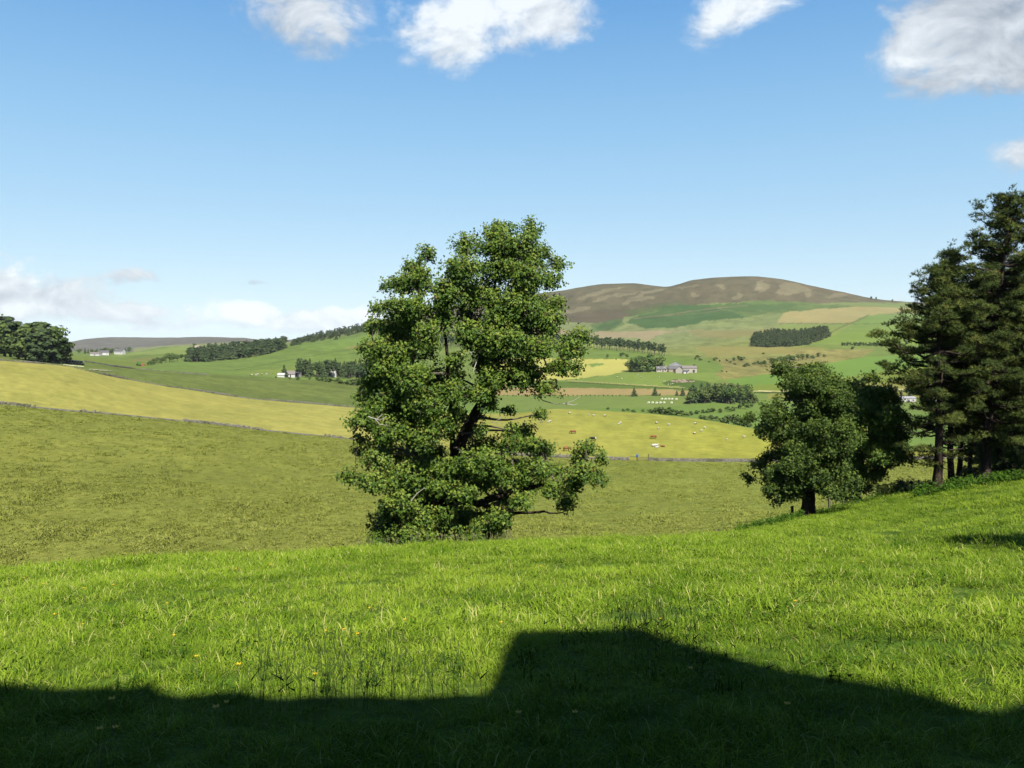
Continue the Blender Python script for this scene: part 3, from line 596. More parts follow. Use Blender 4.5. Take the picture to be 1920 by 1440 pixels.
RT = [tuft_mesh('rough_tuft_%d' % i, M_rough, 26, .75, .16, .42, .085, 1.1, rg, seg=2, clump=(i % 2 == 0)) for i in range(4)]
P_ = []
for (d0, d1, n_) in ((84, 140, 17000), (140, 262, 24000)):
    d = np.sqrt(rg.uniform(d0**2, d1**2, n_)); px = rg.uniform(-40, 1960, n_)
    wl = np.interp(px, PXK, LN[2, :, 1]); k_ = d < wl - 1; px, d = px[k_], d[k_]; z = zloft(px, d); P_.append(np.stack([(px - CX) / F * (d * cos(TH) - z * sin(TH)), d, z], -1))
P_ = np.concatenate(P_); n_ = len(P_); cl = fbm(P_[:, 0] / 5, P_[:, 1] / 9, 71, 3)
scatter_object('rough_grass', P_, np.stack([rg.normal(0, .15, n_), rg.normal(0, .15, n_), rg.uniform(0, 6.28, n_)], -1), rg.uniform(.6, 1.2, n_) * (1 + 1.3 * cl), rg.randint(0, 4, n_), RT, 'rough olive grass tussocks over the middle field')
print('terrain ready', len(cols), len(rows))
# ------------------------------------------------------------ trees near by
LEAF = np.array([[0, -.12, 0], [.50, .22, -.10], [.22, .42, .03], [0, 1.0, -.16], [-.22, .42, .03], [-.50, .22, -.10]])
LEAF[:, 1] -= .32
LEAFF = [[0, 1, 2], [0, 2, 3], [0, 3, 4], [0, 4, 5]]

def sphere_dirs(n, r):
    v = r.normal(size=(n, 3)); return v / np.linalg.norm(v, axis=1)[:, None]
def broadleaf(name, label, cat, base_px, base, d, skel, blobs, r, leaf=.21, dens=1.0, depth=3.4, m_leaf=None, flare=None, back=1, group=None, rosette=.34, spread=1.0):
    """skel: limbs as lists of (px, py, depth offset, radius); blobs: (px, py, rx px, ry px)"""
    bx, by, bz = base; k = d / F
    _, bpy_ = project(np.array(base))
    L = lambda px, py, o: np.array([(px - base_px) * k * (1 + o / d), o, -(py - bpy_) * k * (1 + o / d)])
    root = thing(name, base, label, cat, group)
    tb = MB(); allp = []
    for li, limb in enumerate(skel):
        pts = np.array([L(a, b_, c) for a, b_, c, _ in limb]); rad = np.array([q[3] for q in limb], float)
        t = np.arange(len(pts)); tt = np.linspace(0, len(pts) - 1, (len(pts) - 1) * 4 + 1)
        pp = pchip(t, pts, tt); rr = np.interp(tt, t, rad)
        if li: pp[1:-1] += r.normal(0, .05, (len(pp) - 2, 3))
        if li == 0:
            tb.tube(pp, rr, 12, rough=.09)
        else: tb.tube(pp, rr, 8, rough=.07)
        allp.append(np.concatenate([pp, rr[:, None]], 1))
    tb.build('trunk', M_bark, root, smooth=True)
    allp = np.concatenate(allp); twg = MB(); lf = MB()
    bl = []
    for (a, b_, rx, ry) in blobs:
        for s_ in range(1 + back):
            o = r.uniform(-1, 1) * depth if back == 0 else (-1 if s_ == 0 else 1) * r.uniform(.12, 1.0) * depth
            bl.append((a + r.normal(0, 5) * (s_), b_ + r.normal(0, 5) * s_, rx * (.95 if s_ == 0 else .8), ry * (.95 if s_ == 0 else .8), o))
    for (a, b_, rx, ry, o) in bl:
        c = L(a, b_, o); RX, RZ = rx * k * spread, ry * k * spread; RY = .5 * (RX + RZ)
        dd = np.linalg.norm(allp[:, :3] - c, axis=1) + .6 * np.maximum(0, allp[:, 2] - c[2]); j = int(np.argmin(dd)); p0 = allp[j, :3]
        mid = (p0 + c) / 2 + r.normal(0, .18, 3) + [0, 0, .12]
        p = np.array([p0, mid, c]); tt = np.linspace(0, 2, 7); pp = pchip(np.arange(3), p, tt)
        twg.tube(pp, np.linspace(min(.09, allp[j, 3] * .7), .022, 7), 5)
        ncl = max(6, int(44 * dens * (RX * RY * RZ) ** (1 / 3) ** 1 * ((RX * RZ) ** .5)))
        dv = sphere_dirs(ncl, r); dv[:, 2] = dv[:, 2] * .9 + .12; q = c + dv * np.array([RX, RY, RZ]) * (r.uniform(.08, 1.02, ncl) ** .5)[:, None]
        q += r.normal(0, .10, q.shape)
        for u_ in q[::2]:
            twg.tube(np.array([c + (u_ - c) * .15 + r.normal(0, .05, 3), c + (u_ - c) * .6 + r.normal(0, .06, 3), u_]), [.018, .013, .006], 3)
        nl = r.randint(10, 19, ncl); ii = np.repeat(np.arange(ncl), nl); n_ = len(ii)
        off = sphere_dirs(n_, r) * (rosette * np.sqrt(r.uniform(0, 1, n_)))[:, None]; off[:, 2] *= .95; off[:, 2] -= .10 * (off[:, 0]**2 + off[:, 1]**2) / rosette
        pos = q[ii] + off
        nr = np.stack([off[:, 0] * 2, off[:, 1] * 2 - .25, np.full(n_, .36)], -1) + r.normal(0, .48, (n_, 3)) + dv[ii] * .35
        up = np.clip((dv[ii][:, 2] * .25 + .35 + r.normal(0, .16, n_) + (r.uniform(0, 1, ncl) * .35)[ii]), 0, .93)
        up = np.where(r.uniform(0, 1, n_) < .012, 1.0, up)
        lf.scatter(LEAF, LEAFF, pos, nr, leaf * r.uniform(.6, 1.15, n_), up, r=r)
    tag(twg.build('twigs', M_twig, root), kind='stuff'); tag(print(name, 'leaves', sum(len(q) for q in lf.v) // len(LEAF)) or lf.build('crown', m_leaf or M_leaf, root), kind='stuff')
    return root, L
def C1(l, s=2.25, ox=600, oy=400): return [(ox + a / s, oy + b / s, c / s, e / s) for a, b, c, e in l]
hero_blobs = C1([(770, 105, 85, 60), (870, 115, 65, 60), (620, 180, 85, 65), (760, 215, 110, 70), (890, 215, 90, 70), (985, 250, 60, 38), (430, 225, 52, 42), (370, 265, 58, 48), (300, 345, 62, 34),
    (405, 345, 80, 60), (560, 285, 70, 70), (670, 330, 110, 70), (850, 340, 105, 75), (960, 410, 80, 50), (250, 515, 66, 46), (345, 470, 95, 66), (470, 440, 48, 60), (640, 450, 78, 55),
    (800, 480, 115, 70), (940, 495, 84, 50), (1075, 530, 66, 40), (1055, 600, 60, 44), (960, 700, 74, 28), (900, 640, 60, 40), (840, 640, 80, 45), (700, 590, 60, 55), (300, 600, 95, 70), (420, 620, 80, 75), (225, 690, 58, 50),
    (200, 815, 74, 48), (320, 740, 110, 70), (450, 740, 90, 70), (560, 700, 60, 55), (190, 915, 40, 24), (330, 860, 100, 62), (450, 880, 85, 60), (260, 985, 72, 40), (140, 1050, 52, 24),
    (250, 1065, 76, 44), (370, 1060, 95, 60), (475, 1040, 78, 52), (610, 1045, 60, 44), (720, 990, 95, 62), (830, 960, 76, 50), (915, 915, 42, 26), (700, 1090, 105, 42), (820, 1080, 105, 50),
    (925, 1040, 76, 52), (1000, 1120, 50, 46), (1045, 1205, 44, 38), (1085, 1080, 50, 40), (1140, 1020, 52, 36), (1190, 1050, 34, 36), (880, 1160, 64, 30), (300, 1225, 60, 44), (255, 1330, 50, 42), (375, 1305, 78, 56),
    (500, 1345, 70, 40), (620, 1290, 70, 55), (715, 1290, 78, 60), (775, 1220, 44, 42), (340, 1150, 74, 34), (730, 740, 40, 45), (560, 1200, 22, 26), (690, 860, 40, 14), (640, 960, 40, 30), (240, 400, 22, 12), (520, 400, 60, 60), (590, 560, 45, 40), (500, 820, 60, 60), (560, 870, 40, 40), (600, 800, 34, 40), (380, 800, 80, 50), (360, 700, 80, 60), (520, 1120, 60, 50), (430, 1130, 80, 60), (560, 1060, 50, 50), (640, 1110, 60, 40), (440, 1250, 60, 60), (560, 1300, 70, 60), (460, 1330, 80, 50), (660, 1340, 80, 40), (700, 700, 44, 50), (740, 640, 60, 60), (780, 400, 80, 60), (340, 540, 80, 50), (300, 1290, 60, 60), (760, 1270, 55, 60), (820, 860, 30, 24), (250, 770, 60, 40)])
hero_skel = [
 [(816, 1022, 0, 1.0), (817, 990, 0, .80), (820, 960, 0, .66), (826, 930, 0, .50), (838, 895, .1, .38), (850, 862, .2, .34), (868, 815, .3, .34), (888, 778, .2, .30), (904, 745, 0, .25), (905, 700, -.3, .18), (898, 650, -.4, .15), (890, 605, -.4, .11), (882, 555, -.2, .08), (878, 500, 0, .03)],
 [(904, 745, 0, .22), (930, 716, -.3, .19), (965, 694, -.5, .14), (1010, 690, -.6, .10), (1050, 672, -.6, .07), (1082, 645, -.5, .03)],
 [(965, 694, -.5, .10), (1005, 712, -.9, .07), (1035, 722, -1, .04)],
 [(888, 778, .2, .22), (912, 725, .8, .19), (935, 660, 1.2, .15), (960, 600, 1.2, .11), (985, 540, 1.0, .08), (1000, 470, .8, .03)],
 [(898, 650, -.4, .12), (922, 585, -.8, .1), (932, 520, -.6, .07), (945, 445, -.4, .03)],
 [(822, 945, 0, .40), (852, 926, -.4, .27), (900, 932, -.8, .22), (950, 915, -1.0, .17), (1000, 900, -1.1, .12), (1060, 890, -1.1, .07), (1112, 862, -1.0, .03)],
 [(900, 932, -.8, .14), (955, 945, -1.2, .10), (1010, 945, -1.4, .07), (1062, 945, -1.4, .03)],
 [(818, 955, 0, .45), (800, 905, .5, .28), (778, 845, .9, .22), (768, 775, 1.0, .18), (770, 700, .8, .13), (780, 620, .5, .09), (787, 520, .3, .03)],
 [(778, 845, .9, .14), (735, 805, .4, .1), (690, 772, 0, .04)], [(768, 775, 1.0, .12), (725, 705, .4, .09), (700, 640, 0, .03)],
 [(808, 935, 0, .28), (765, 907, -.6, .14), (712, 893, -1.2, .09), (655, 870, -1.6, .03)],
 [(850, 862, .2, .22), (848, 800, -.5, .17), (850, 740, -.8, .13), (842, 670, -.9, .1), (838, 600, -.7, .07), (850, 510, -.4, .03)],
 [(816, 990, 0, .4), (790, 965, -.8, .16), (745, 965, -1.2, .09), (705, 985, -1.4, .03)], [(818, 990, 0, .4), (860, 985, -.6, .12), (910, 968, -.9, .07), (945, 945, -1, .03)],
 [(803, 960, -.3, .30), (792, 935, -.5, .24), (788, 918, -.5, .16)]]
hd = 45.0; hx = (818 - CX) / F * hd
hb = (hx, hd, G(hx, hd) - .1)
rt_ = np.random.RandomState(3)
hero, HL = broadleaf('sycamore_tree', 'large leaning sycamore with an open leafy crown, alone on the brow of the bright pasture', 'tree', 818, hb, hd, hero_skel, hero_blobs, rt_, leaf=.175, dens=2.5, depth=3.1, spread=1.05, rosette=.36)
for l_ in ([(1000, 716), (1022, 735), (1045, 742), (1062, 741), (1078, 736), (1092, 728)], [(1062, 741), (1080, 744), (1088, 741)], [(780, 730), (800, 736), (815, 724), (826, 718)], [(800, 736), (797, 746)], [(700, 745), (722, 752), (735, 744)], [(712, 748), (722, 760), (738, 762)],
           [(716, 750), (728, 740)], [(940, 750), (942, 770), (925, 776), (948, 780)], [(780, 905), (792, 890), (806, 880)], [(893, 625), (905, 640), (898, 660), (903, 680)]):
    db = MB(); db.tube(np.array([HL(a, b_, -3.2 if a < 900 else -1.2) for a, b_ in l_]), np.linspace(.03, .01, len(l_)), 5); db.build('dead_branch', M_dead, hero)
s6 = lambda l: C1(l, 3.31, 1340, 640)
def sub(px, d): x = (px - CX) / F * d; return (x, d, G(x, d) - .08)
broadleaf('sycamore_tree', 'round dark sycamore with a short bare reddish trunk, left of the pair before the pines', 'tree', 1518, sub(1518, 56), 56,
 [[(1518, 975, 0, .62), (1520, 955, 0, .47), (1521, 930, 0, .44), (1520, 900, 0, .42), (1524, 850, 0, .32), (1527, 790, 0, .24), (1525, 730, 0, .12), (1528, 700, 0, .04)], [(1520, 905, 0, .28), (1490, 860, -.6, .18), (1450, 800, -.8, .10), (1428, 780, -.8, .03)],
  [(1520, 900, 0, .28), (1555, 860, .6, .18), (1580, 820, .6, .08)], [(1520, 915, 0, .25), (1480, 910, -.8, .12), (1440, 905, -1, .04)], [(1521, 920, 0, .2), (1560, 910, -.8, .12), (1590, 905, -1, .04)]],
 s6([(500, 215, 95, 55), (640, 195, 105, 42), (710, 240, 70, 55), (560, 290, 115, 65), (680, 300, 105, 70), (580, 390, 95, 65), (330, 430, 80, 44), (275, 520, 55, 38), (370, 540, 70, 50), (480, 510, 80, 58), (600, 490, 105, 75), (450, 630, 78, 66), (560, 630, 105, 75),
     (680, 590, 95, 75), (400, 730, 66, 50), (340, 810, 66, 50), (310, 880, 42, 34), (420, 850, 85, 66), (520, 790, 95, 75), (640, 790, 105, 75), (740, 750, 90, 70), (800, 830, 64, 64), (430, 935, 70, 44), (500, 925, 55, 36), (720, 910, 90, 46), (780, 920, 66, 40), (660, 870, 75, 46), (380, 985, 34, 18), (410, 400, 30, 20), (620, 240, 110, 55), (700, 340, 105, 75), (640, 450, 115, 85), (760, 620, 85, 90), (470, 700, 90, 80), (540, 870, 100, 60), (720, 480, 80, 80)]),
 rt_, leaf=.175, dens=3.0, spread=1.08, depth=2.7, m_leaf=M_leaf2)
broadleaf('sycamore_tree', 'narrower dark sycamore with a forked trunk, right of the pair beside the pines', 'tree', 1612, sub(1612, 61), 61,
 [[(1612, 948, 0, .48), (1611, 925, 0, .36), (1613, 900, 0, .32), (1620, 860, 0, .2), (1630, 800, 0, .13), (1640, 740, 0, .05)], [(1613, 905, 0, .2), (1640, 880, -.4, .12), (1665, 845, -.5, .04)], [(1613, 905, 0, .2), (1600, 860, .4, .14), (1605, 790, .4, .05)]],
 s6([(920, 290, 58, 50), (1010, 275, 66, 40), (1060, 330, 66, 50), (950, 390, 90, 66), (1080, 440, 78, 66), (880, 470, 66, 75), (990, 520, 100, 75), (1110, 560, 70, 56), (1060, 650, 90, 66), (950, 670, 90, 75), (1130, 690, 44, 36), (1090, 740, 50, 40), (1030, 800, 50, 32), (960, 820, 50, 42), (880, 760, 50, 60), (925, 890, 46, 30), (865, 890, 40, 40), (840, 430, 50, 80), (830, 570, 60, 85), (850, 700, 60, 70), (1000, 430, 90, 80), (1040, 600, 90, 80)]),
 rt_, leaf=.175, dens=3.0, spread=1.08, depth=2.4, m_leaf=M_leaf)

# Scots pines
NT = []; NF = []
_r = np.random.RandomState(9)
for i_ in range(7):
    a_ = i_ / 7 * 2 * pi + _r.uniform(0, .6); e_ = _r.uniform(.25, 1.3); dr = np.array([cos(a_) * cos(e_), sin(a_) * cos(e_), sin(e_)]); sd = np.array([-sin(a_), cos(a_), 0]) * .085
    k_ = len(NT); NT += [-sd, sd, dr * _r.uniform(.8, 1.15)]; NF.append([k_, k_ + 1, k_ + 2])
NT = np.array(NT)
def pine_meshes(H, prof, r0, r, lean=0., t0=.25, step=.40, per=4, tuft=.25, pads=1.15):
    """prof: (height fraction, reach in m) of the crown"""
    tr = MB(); cr = MB()
    zz = np.linspace(0, H, 16); bend = lean * (zz / H) ** 1.5; wob = np.cumsum(r.normal(0, .04, (16, 2)), 0)
    tp = np.stack([bend + wob[:, 0], wob[:, 1], zz], -1); tr.tube(tp, r0 * np.interp(zz / H, [0, .03, .1, .6, 1], [1.35, 1.1, 1, .55, .06]), 11, rough=.06)
    at = lambda z: np.array([np.interp(z, zz, tp[:, 0]), np.interp(z, zz, tp[:, 1]), z])
    P_, Nn, Sz, Ti = [], [], [], []
    z = H * t0
    while z < H * .985:
        nb = per if z > H * .27 else max(1, per - 1)
        for _ in range(nb):
            reach = np.interp(z / H, [p[0] for p in prof], [p[1] for p in prof]) * r.uniform(.55, 1.12)
            a_ = r.uniform(0, 2*pi); dr = np.array([cos(a_), sin(a_), 0]); rise = np.interp(z / H, [.25, .6, .9, 1], [-.08, .10, .4, .6]) + r.normal(0, .08)
            p0 = at(z); n_ = 6; t = np.linspace(0, 1, n_)
            pts = p0 + dr * (reach * t)[:, None] + np.array([0, 0, 1]) * (reach * (rise * t + .12 * t**2 - .12 * np.sin(t * pi)))[:, None] + np.concatenate([[[0, 0, 0]], r.normal(0, .05 * reach ** .5, (n_ - 1, 3))])
            tr.tube(pts, np.linspace(.035 + .018 * reach, .012, n_), 5)
            if z < H * .36 and r.uniform() < .4: continue          # dead lower branch
            sd = np.array([-sin(a_), cos(a_), 0])
            for u_ in np.arange(.38 if reach > 1.2 else .25, 1.05, .42 / max(reach, .8)):
                c = pts[min(n_ - 1, int(u_ * (n_ - 1) + .5))] + sd * r.normal(0, .22 * reach * (1.15 - u_)) + [0, 0, .1]
                k_ = int(r.uniform(18, 34) * pads); rad = r.uniform(.34, .62)
                o = sphere_dirs(k_, r) * (rad * r.uniform(.2, 1, k_) ** .5)[:, None] * [1, 1, .42]
                P_.append(c + o); Nn.append(o * [1.2, 1.2, .6] + dr * .25 + [0, 0, .38] + r.normal(0, .15, (k_, 3))); Sz.append(tuft * r.uniform(.65, 1.15, k_))
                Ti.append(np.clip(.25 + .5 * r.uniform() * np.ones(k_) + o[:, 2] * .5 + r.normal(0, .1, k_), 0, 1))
        z += step * r.uniform(.8, 1.2)
    c = at(H) ; k_ = 26; o = r.normal(0, .16, (k_, 3)) * [1, 1, 2.2]; P_.append(c + o); Nn.append(o * [1, 1, .2] + [0, 0, .3]); Sz.append(np.full(k_, tuft)); Ti.append(np.full(k_, .5))
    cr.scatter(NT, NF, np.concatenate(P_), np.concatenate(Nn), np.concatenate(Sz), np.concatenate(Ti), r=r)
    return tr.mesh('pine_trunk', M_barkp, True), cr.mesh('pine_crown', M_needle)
rp = np.random.RandomState(21)
PM = {'wide': pine_meshes(15.4, [(0, .4), (.12, 1.0), (.2, 2.1), (.34, 2.8), (.5, 3.3), (.60, 4.9), (.68, 3.1), (.78, 2.5), (.86, 1.7), (.95, .9), (1, .3)], .29, rp, lean=-.5, t0=.13),
      'slim': pine_meshes(17.4, [(0, .4), (.2, 1.2), (.4, 2.2), (.6, 2.4), (.8, 1.9), (.9, 1.1), (1, .25)], .22, rp, lean=.2, t0=.2),
      'tall': pine_meshes(19.9, [(0, .4), (.2, 2.6), (.4, 4.0), (.6, 3.8), (.75, 3.1), (.86, 2.5), (.94, 1.6), (1, .3)], .32, rp, lean=1.0, t0=.15)}
for (kind, px, d, sc, rz, lab) in (('wide', 1762, 56, 1.0, 0., 'broad scots pine with a long drooping left branch, leftmost of the pines'),
        ('slim', 1789, 60, 1.0, 1.2, 'slim pointed scots pine standing just right of the leftmost pine'),
        ('slim', 1803, 63, .9, 3.4, 'shorter slim scots pine tucked behind the slim pointed one'),
        ('tall', 1852, 56.5, 1.0, 0., 'tallest scots pine of the group with ridged sunlit trunk, at the right edge'),
        ('tall', 1884, 63, .86, 2.2, 'dark scots pine right behind the trunk of the tallest pine'),
        ('slim', 1824, 70, .82, 5.1, 'thin background scots pine seen between the two thick pine trunks'),
        ('wide', 1915, 66, .95, 3.6, 'scots pine cut off by the right edge of the photo'),
        ('tall', 1965, 57, .95, 4.2, 'tall scots pine mostly outside the right edge, its branches reaching in'), ('wide', 2050, 60, 1.1, 1.5, 'scots pine beyond the right edge of the photo'),
        ('slim', 1846, 74, .7, .9, 'thin pine trunk in the shade left of the tallest pine'), ('slim', 1900, 72, .85, 2.9, 'thin pine trunk in the shade at the right edge'), ('slim', 1868, 80, .9, 4.4, 'farthest thin pine behind the tallest one'),
        ('slim', 1935, 76, .95, .4, 'slim pine far back in the group at the right edge')):
    x = (px - CX) / F * d; o = thing('scots_pine', (x, d, G(x, d) - .1), lab, 'tree', 'scots pines on the brow at the right', rz); o.scale = (sc, sc, sc)
    inst('trunk', PM[kind][0], (0, 0, 0), parent=o); tag(inst('crown', PM[kind][1], (0, 0, 0), parent=o), kind='stuff')

# a pine out of the picture to the right whose tip shades the grass at the right edge
def G_at(px, py):
    ds = np.linspace(3, 18 if py > 1150 else 60, 500); x = (px - CX) / F * ds * .995; z = gz(x, ds); _, yy = project(np.stack([x, ds, z], -1)); i_ = int(np.argmin(abs(yy - py))); return np.array([x[i_], ds[i_], z[i_]])
P = G_at(1840, 1009); Hs = 15.4 * .8
for _ in range(6):
    gp = G(P[0] + S[0] / S[2] * Hs, P[1] + S[1] / S[2] * Hs); top = P + S / S[2] * Hs; Hs = 12.3 + gp - P[2]
o = thing('scots_pine', (top[0], top[1], gp), 'scots pine beside the pasture, its tip shading the grass at the right edge', 'tree', 'scots pines on the brow at the right'); o.scale = (.8, .8, .8)
inst('trunk', PM['wide'][0], (0, 0, 0), parent=o); tag(inst('crown', PM['wide'][1], (0, 0, 0), parent=o), kind='stuff')

# the house and garden hedge behind the viewer that shade the foot of the pasture
edge = [(-900, 1285), (-300, 1290), (0, 1296), (150, 1300), (235, 1298), (262, 1286), (285, 1308), (330, 1316), (430, 1305), (520, 1314), (700, 1316), (895, 1312), (912, 1295), (935, 1235), (955, 1198), (1060, 1195), (1180, 1188), (1250, 1205), (1300, 1220), (1380, 1250), (1480, 1266), (1560, 1278), (1640, 1290), (1720, 1318), (1800, 1333), (1870, 1343), (1930, 1325), (2000, 1300), (2500, 1290)]
yc_ = -4.0; prof = []
for (a, b_) in edge:
    Pn = G_at(a, b_ - 6); t_ = (Pn[1] - yc_) / -S[1]; q = Pn + S * t_; prof.append((q[0], q[2]))
prof = np.array(prof); print('PROF', np.round(prof, 1).tolist()); prof[:, 0] = np.maximum.accumulate(prof[:, 0] + np.arange(len(prof)) * 1e-3)
ks = list(range(12)); xh = np.linspace(prof[0, 0], prof[11, 0], 160); kk = prof[:12]; zh = np.interp(xh, kk[:, 0], kk[:, 1]) + .30 * fbm(xh * 1.7, xh * 0, 8, 4); zh[-1] = kk[-1, 1]
hedge_prof = np.stack([xh, zh], -1)
ih = 11
def slab(name, pr, y0, y1, material, label, cat, zb):
    n_ = len(pr); top0 = np.stack([pr[:, 0], np.full(n_, y0), pr[:, 1]], -1); top1 = top0 + [0, y1 - y0, 0]; b0 = top0 * [1, 1, 0] + [0, 0, zb]; b1 = b0 + [0, y1 - y0, 0]
    v = np.concatenate([top0, top1, b0, b1]); i_ = np.arange(n_ - 1); A, B, C_, D = 0, n_, 2 * n_, 3 * n_
    f = np.concatenate([np.stack(x, -1) for x in ((A+i_, A+i_+1, B+i_+1, B+i_), (C_+i_, C_+i_+1, A+i_+1, A+i_), (B+i_, B+i_+1, D+i_+1, D+i_))] + [[[A, B, D, C_]], [[A+n_-1, C_+n_-1, D+n_-1, B+n_-1]]])
    m_b = MB(); m_b.add(v, f); o_ = m_b.build(name, material); tag(o_, label, cat); return o_
M_hedge = mat('hedge_green', (.03, .06, .015, 1), .9, .1, bump=(4, 1, .2)); M_harl = mat('house_harling', (.42, .40, .36, 1), .9, .1, bump=(30, .3, .01))
slab('garden_hedge', hedge_prof, yc_, yc_ - 1.6, M_hedge, 'tall hedge behind the viewer shading the pasture', 'hedge', -2)
slab('garden_house', prof[ih:], yc_ - .01, yc_ - 7, M_harl, 'house behind the viewer shading the pasture', 'house', -2)

# ------------------------------------------------------------ near undergrowth, stalks, flowers, fence
def on(px, d): x = (px - CX) / F * d; return np.array([x, d, G(x, d)])
def stalk_bed(name, spots, h0, h1, label, r, material=M_stalk, wd=.006, head=True):
    mb = MB()
    for (x, y) in spots:
        p = np.array([x, y, G(x, y) - .03]); h = r.uniform(h0, h1); l_ = r.normal(0, .16, 2) * h
        pts = np.array([p, p + [l_[0] * .3, l_[1] * .3, h * .55], p + [l_[0], l_[1], h]]); ti = r.uniform(0, 1)
        mb.tube(pts, [wd, wd * .7, wd * .4], 3, tint=ti)
        if head: mb.tube(np.array([pts[2], pts[2] + [l_[0] * .15, 0, .05 * h / .4], pts[2] + [l_[0] * .3, 0, .11 * h / .4]]), [wd * .6, wd * 1.5, wd * .3], 3, tint=min(1, ti + .3))
        if r.uniform() < .6:
            a_ = r.uniform(0, 2*pi); q = pts[1]; e = q + np.array([cos(a_) * .1, sin(a_) * .1, .08]) * h / .4; mb.add(np.array([q, q + [0, 0, .02], e]), [[0, 1, 2]], 0, ti)
    return tag(mb.build(name, material), label, None, None, 'stuff')
sp = []
for _ in range(150):
    px = rt_.choice([rt_.uniform(470, 910), rt_.normal(730, 70), rt_.normal(560, 60)]); q = G_at(px, rt_.uniform(1262, 1335)); sp.append((q[0], q[1]))
for _ in range(110): q = G_at(rt_.normal(1225, 50), rt_.uniform(1180, 1245)); sp.append((q[0], q[1]))
for _ in range(60): q = G_at(rt_.uniform(0, 1900), rt_.uniform(1080, 1300)); sp.append((q[0], q[1]))
stalk_bed('tall_grass_stalks', sp, .22, .48, 'thin tall grass stalks along the shadow edge', rt_, M_darkstalk, wd=.003)
sp = [(hx + rt_.uniform(-4.3, 4.3), 41.5 + rt_.uniform(-1.2, 2.2)) for _ in range(420)]
stalk_bed('seeding_grass', sp, .3, .75, 'pale seeding grass at the foot of the big sycamore', rt_, wd=.011)
def leafy_bed(name, spots, h0, h1, label, r, material=M_nettle, leaf=.16):
    mb = MB()
    for (x, y) in spots:
        p = np.array([x, y, G(x, y) - .03]); h = r.uniform(h0, h1); l_ = r.normal(0, .12, 2) * h; e = p + [l_[0], l_[1], h]
        mb.tube(np.array([p, e]), [.012, .005], 3, tint=.3); k_ = int(5 + h * 12); t = r.uniform(.15, 1, k_); pos = p + (e - p) * t[:, None] + r.normal(0, .07, (k_, 3))
        mb.scatter(LEAF, LEAFF, pos, np.stack([r.normal(0, .6, k_), r.normal(-.3, .6, k_), np.full(k_, .8)], -1), leaf * (1.2 - .6 * t), np.clip(r.normal(.5, .25, k_), 0, 1), r=r)
    return tag(mb.build(name, material), label, None, None, 'stuff')
sp = [(on(px, d)[0], d) for px, d in [(rt_.uniform(1720, 2100), rt_.uniform(52, 58)) for _ in range(520)]]
leafy_bed('nettle_and_shade_bed', sp, .3, .9, 'tall nettles and willowherb under the pines', rt_, leaf=.2)
sp = [(on(px, d)[0], d) for px, d in [(rt_.uniform(1385, 1512), 0) for _ in range(330)] for d in [np.interp(px, [1385, 1512], [50, 55.5]) + rt_.normal(0, .5)]]
leafy_bed('nettle_and_shade_bed', sp, .2, .75, 'dark leafy strip standing in for tree shade left of the round sycamore trunk', rt_, leaf=.17)  # dark leaves put in as the round sycamore's shadow along the brow
sp = [(on(px, d)[0], d) for px, d in [(rt_.uniform(1535, 1800), rt_.uniform(57, 60)) for _ in range(300)]]
leafy_bed('nettle_and_shade_bed', sp, .2, .6, 'low weeds along the fence between the trees', rt_, leaf=.15)
sp = []
for _ in range(150):
    q = G_at(rt_.uniform(-20, 1940), 1060 + 240 * rt_.uniform(0, 1) ** .8); sp += [(q[0] + rt_.normal(0, .08), q[1] + rt_.normal(0, .08)) for _ in range(rt_.randint(2, 6))]
leafy_bed('pasture_weeds', sp, .06, .17, 'small dark leafy weeds scattered in the pasture', rt_, leaf=.05)
def near_bush(px, d, w_, h, label, seed, dens=1.0):
    r = np.random.RandomState(seed); p = on(px, d); root = thing('bramble_bush', p, label, 'bush', 'dark bushes along the fence by the pines'); mb = MB(); tw = MB()
    for _ in range(int(26 * dens)):
        a_ = r.uniform(0, 2*pi); e = np.array([cos(a_) * w_ * r.uniform(.2, 1), sin(a_) * w_ * .5, h * r.uniform(.35, 1)]); tw.tube(np.array([[0, 0, -.05], e * .5 + [0, 0, .15], e]), [.03, .02, .008], 4)
        k_ = 60; o_ = sphere_dirs(k_, r) * (r.uniform(.1, 1, k_) ** .5 * .42)[:, None]; mb.scatter(LEAF, LEAFF, e + o_, o_ + [0, -.2, .5], .16 * r.uniform(.6, 1.1, k_), np.clip(r.normal(.3, .2, k_), 0, 1), r=r)
    tag(tw.build('stems', M_twig, root), kind='stuff'); tag(mb.build('foliage', M_leaf2, root), kind='stuff')
near_bush(1682, 59, 1.5, 1.0, 'dark rounded bush between the two fence posts', 1)
near_bush(1725, 60, 1.4, .8, 'low dark bush at the foot of the leftmost pine', 2)
near_bush(1890, 62, 2.4, 2.4, 'large dark bush behind the tallest pine trunk', 3, 2)
near_bush(1925, 60, 2.0, 2.2, 'dark bush under the pine at the right edge', 4, 2)
near_bush(1835, 66, 1.8, 1.4, 'dark bush behind the thin background pine', 5, 1.4)
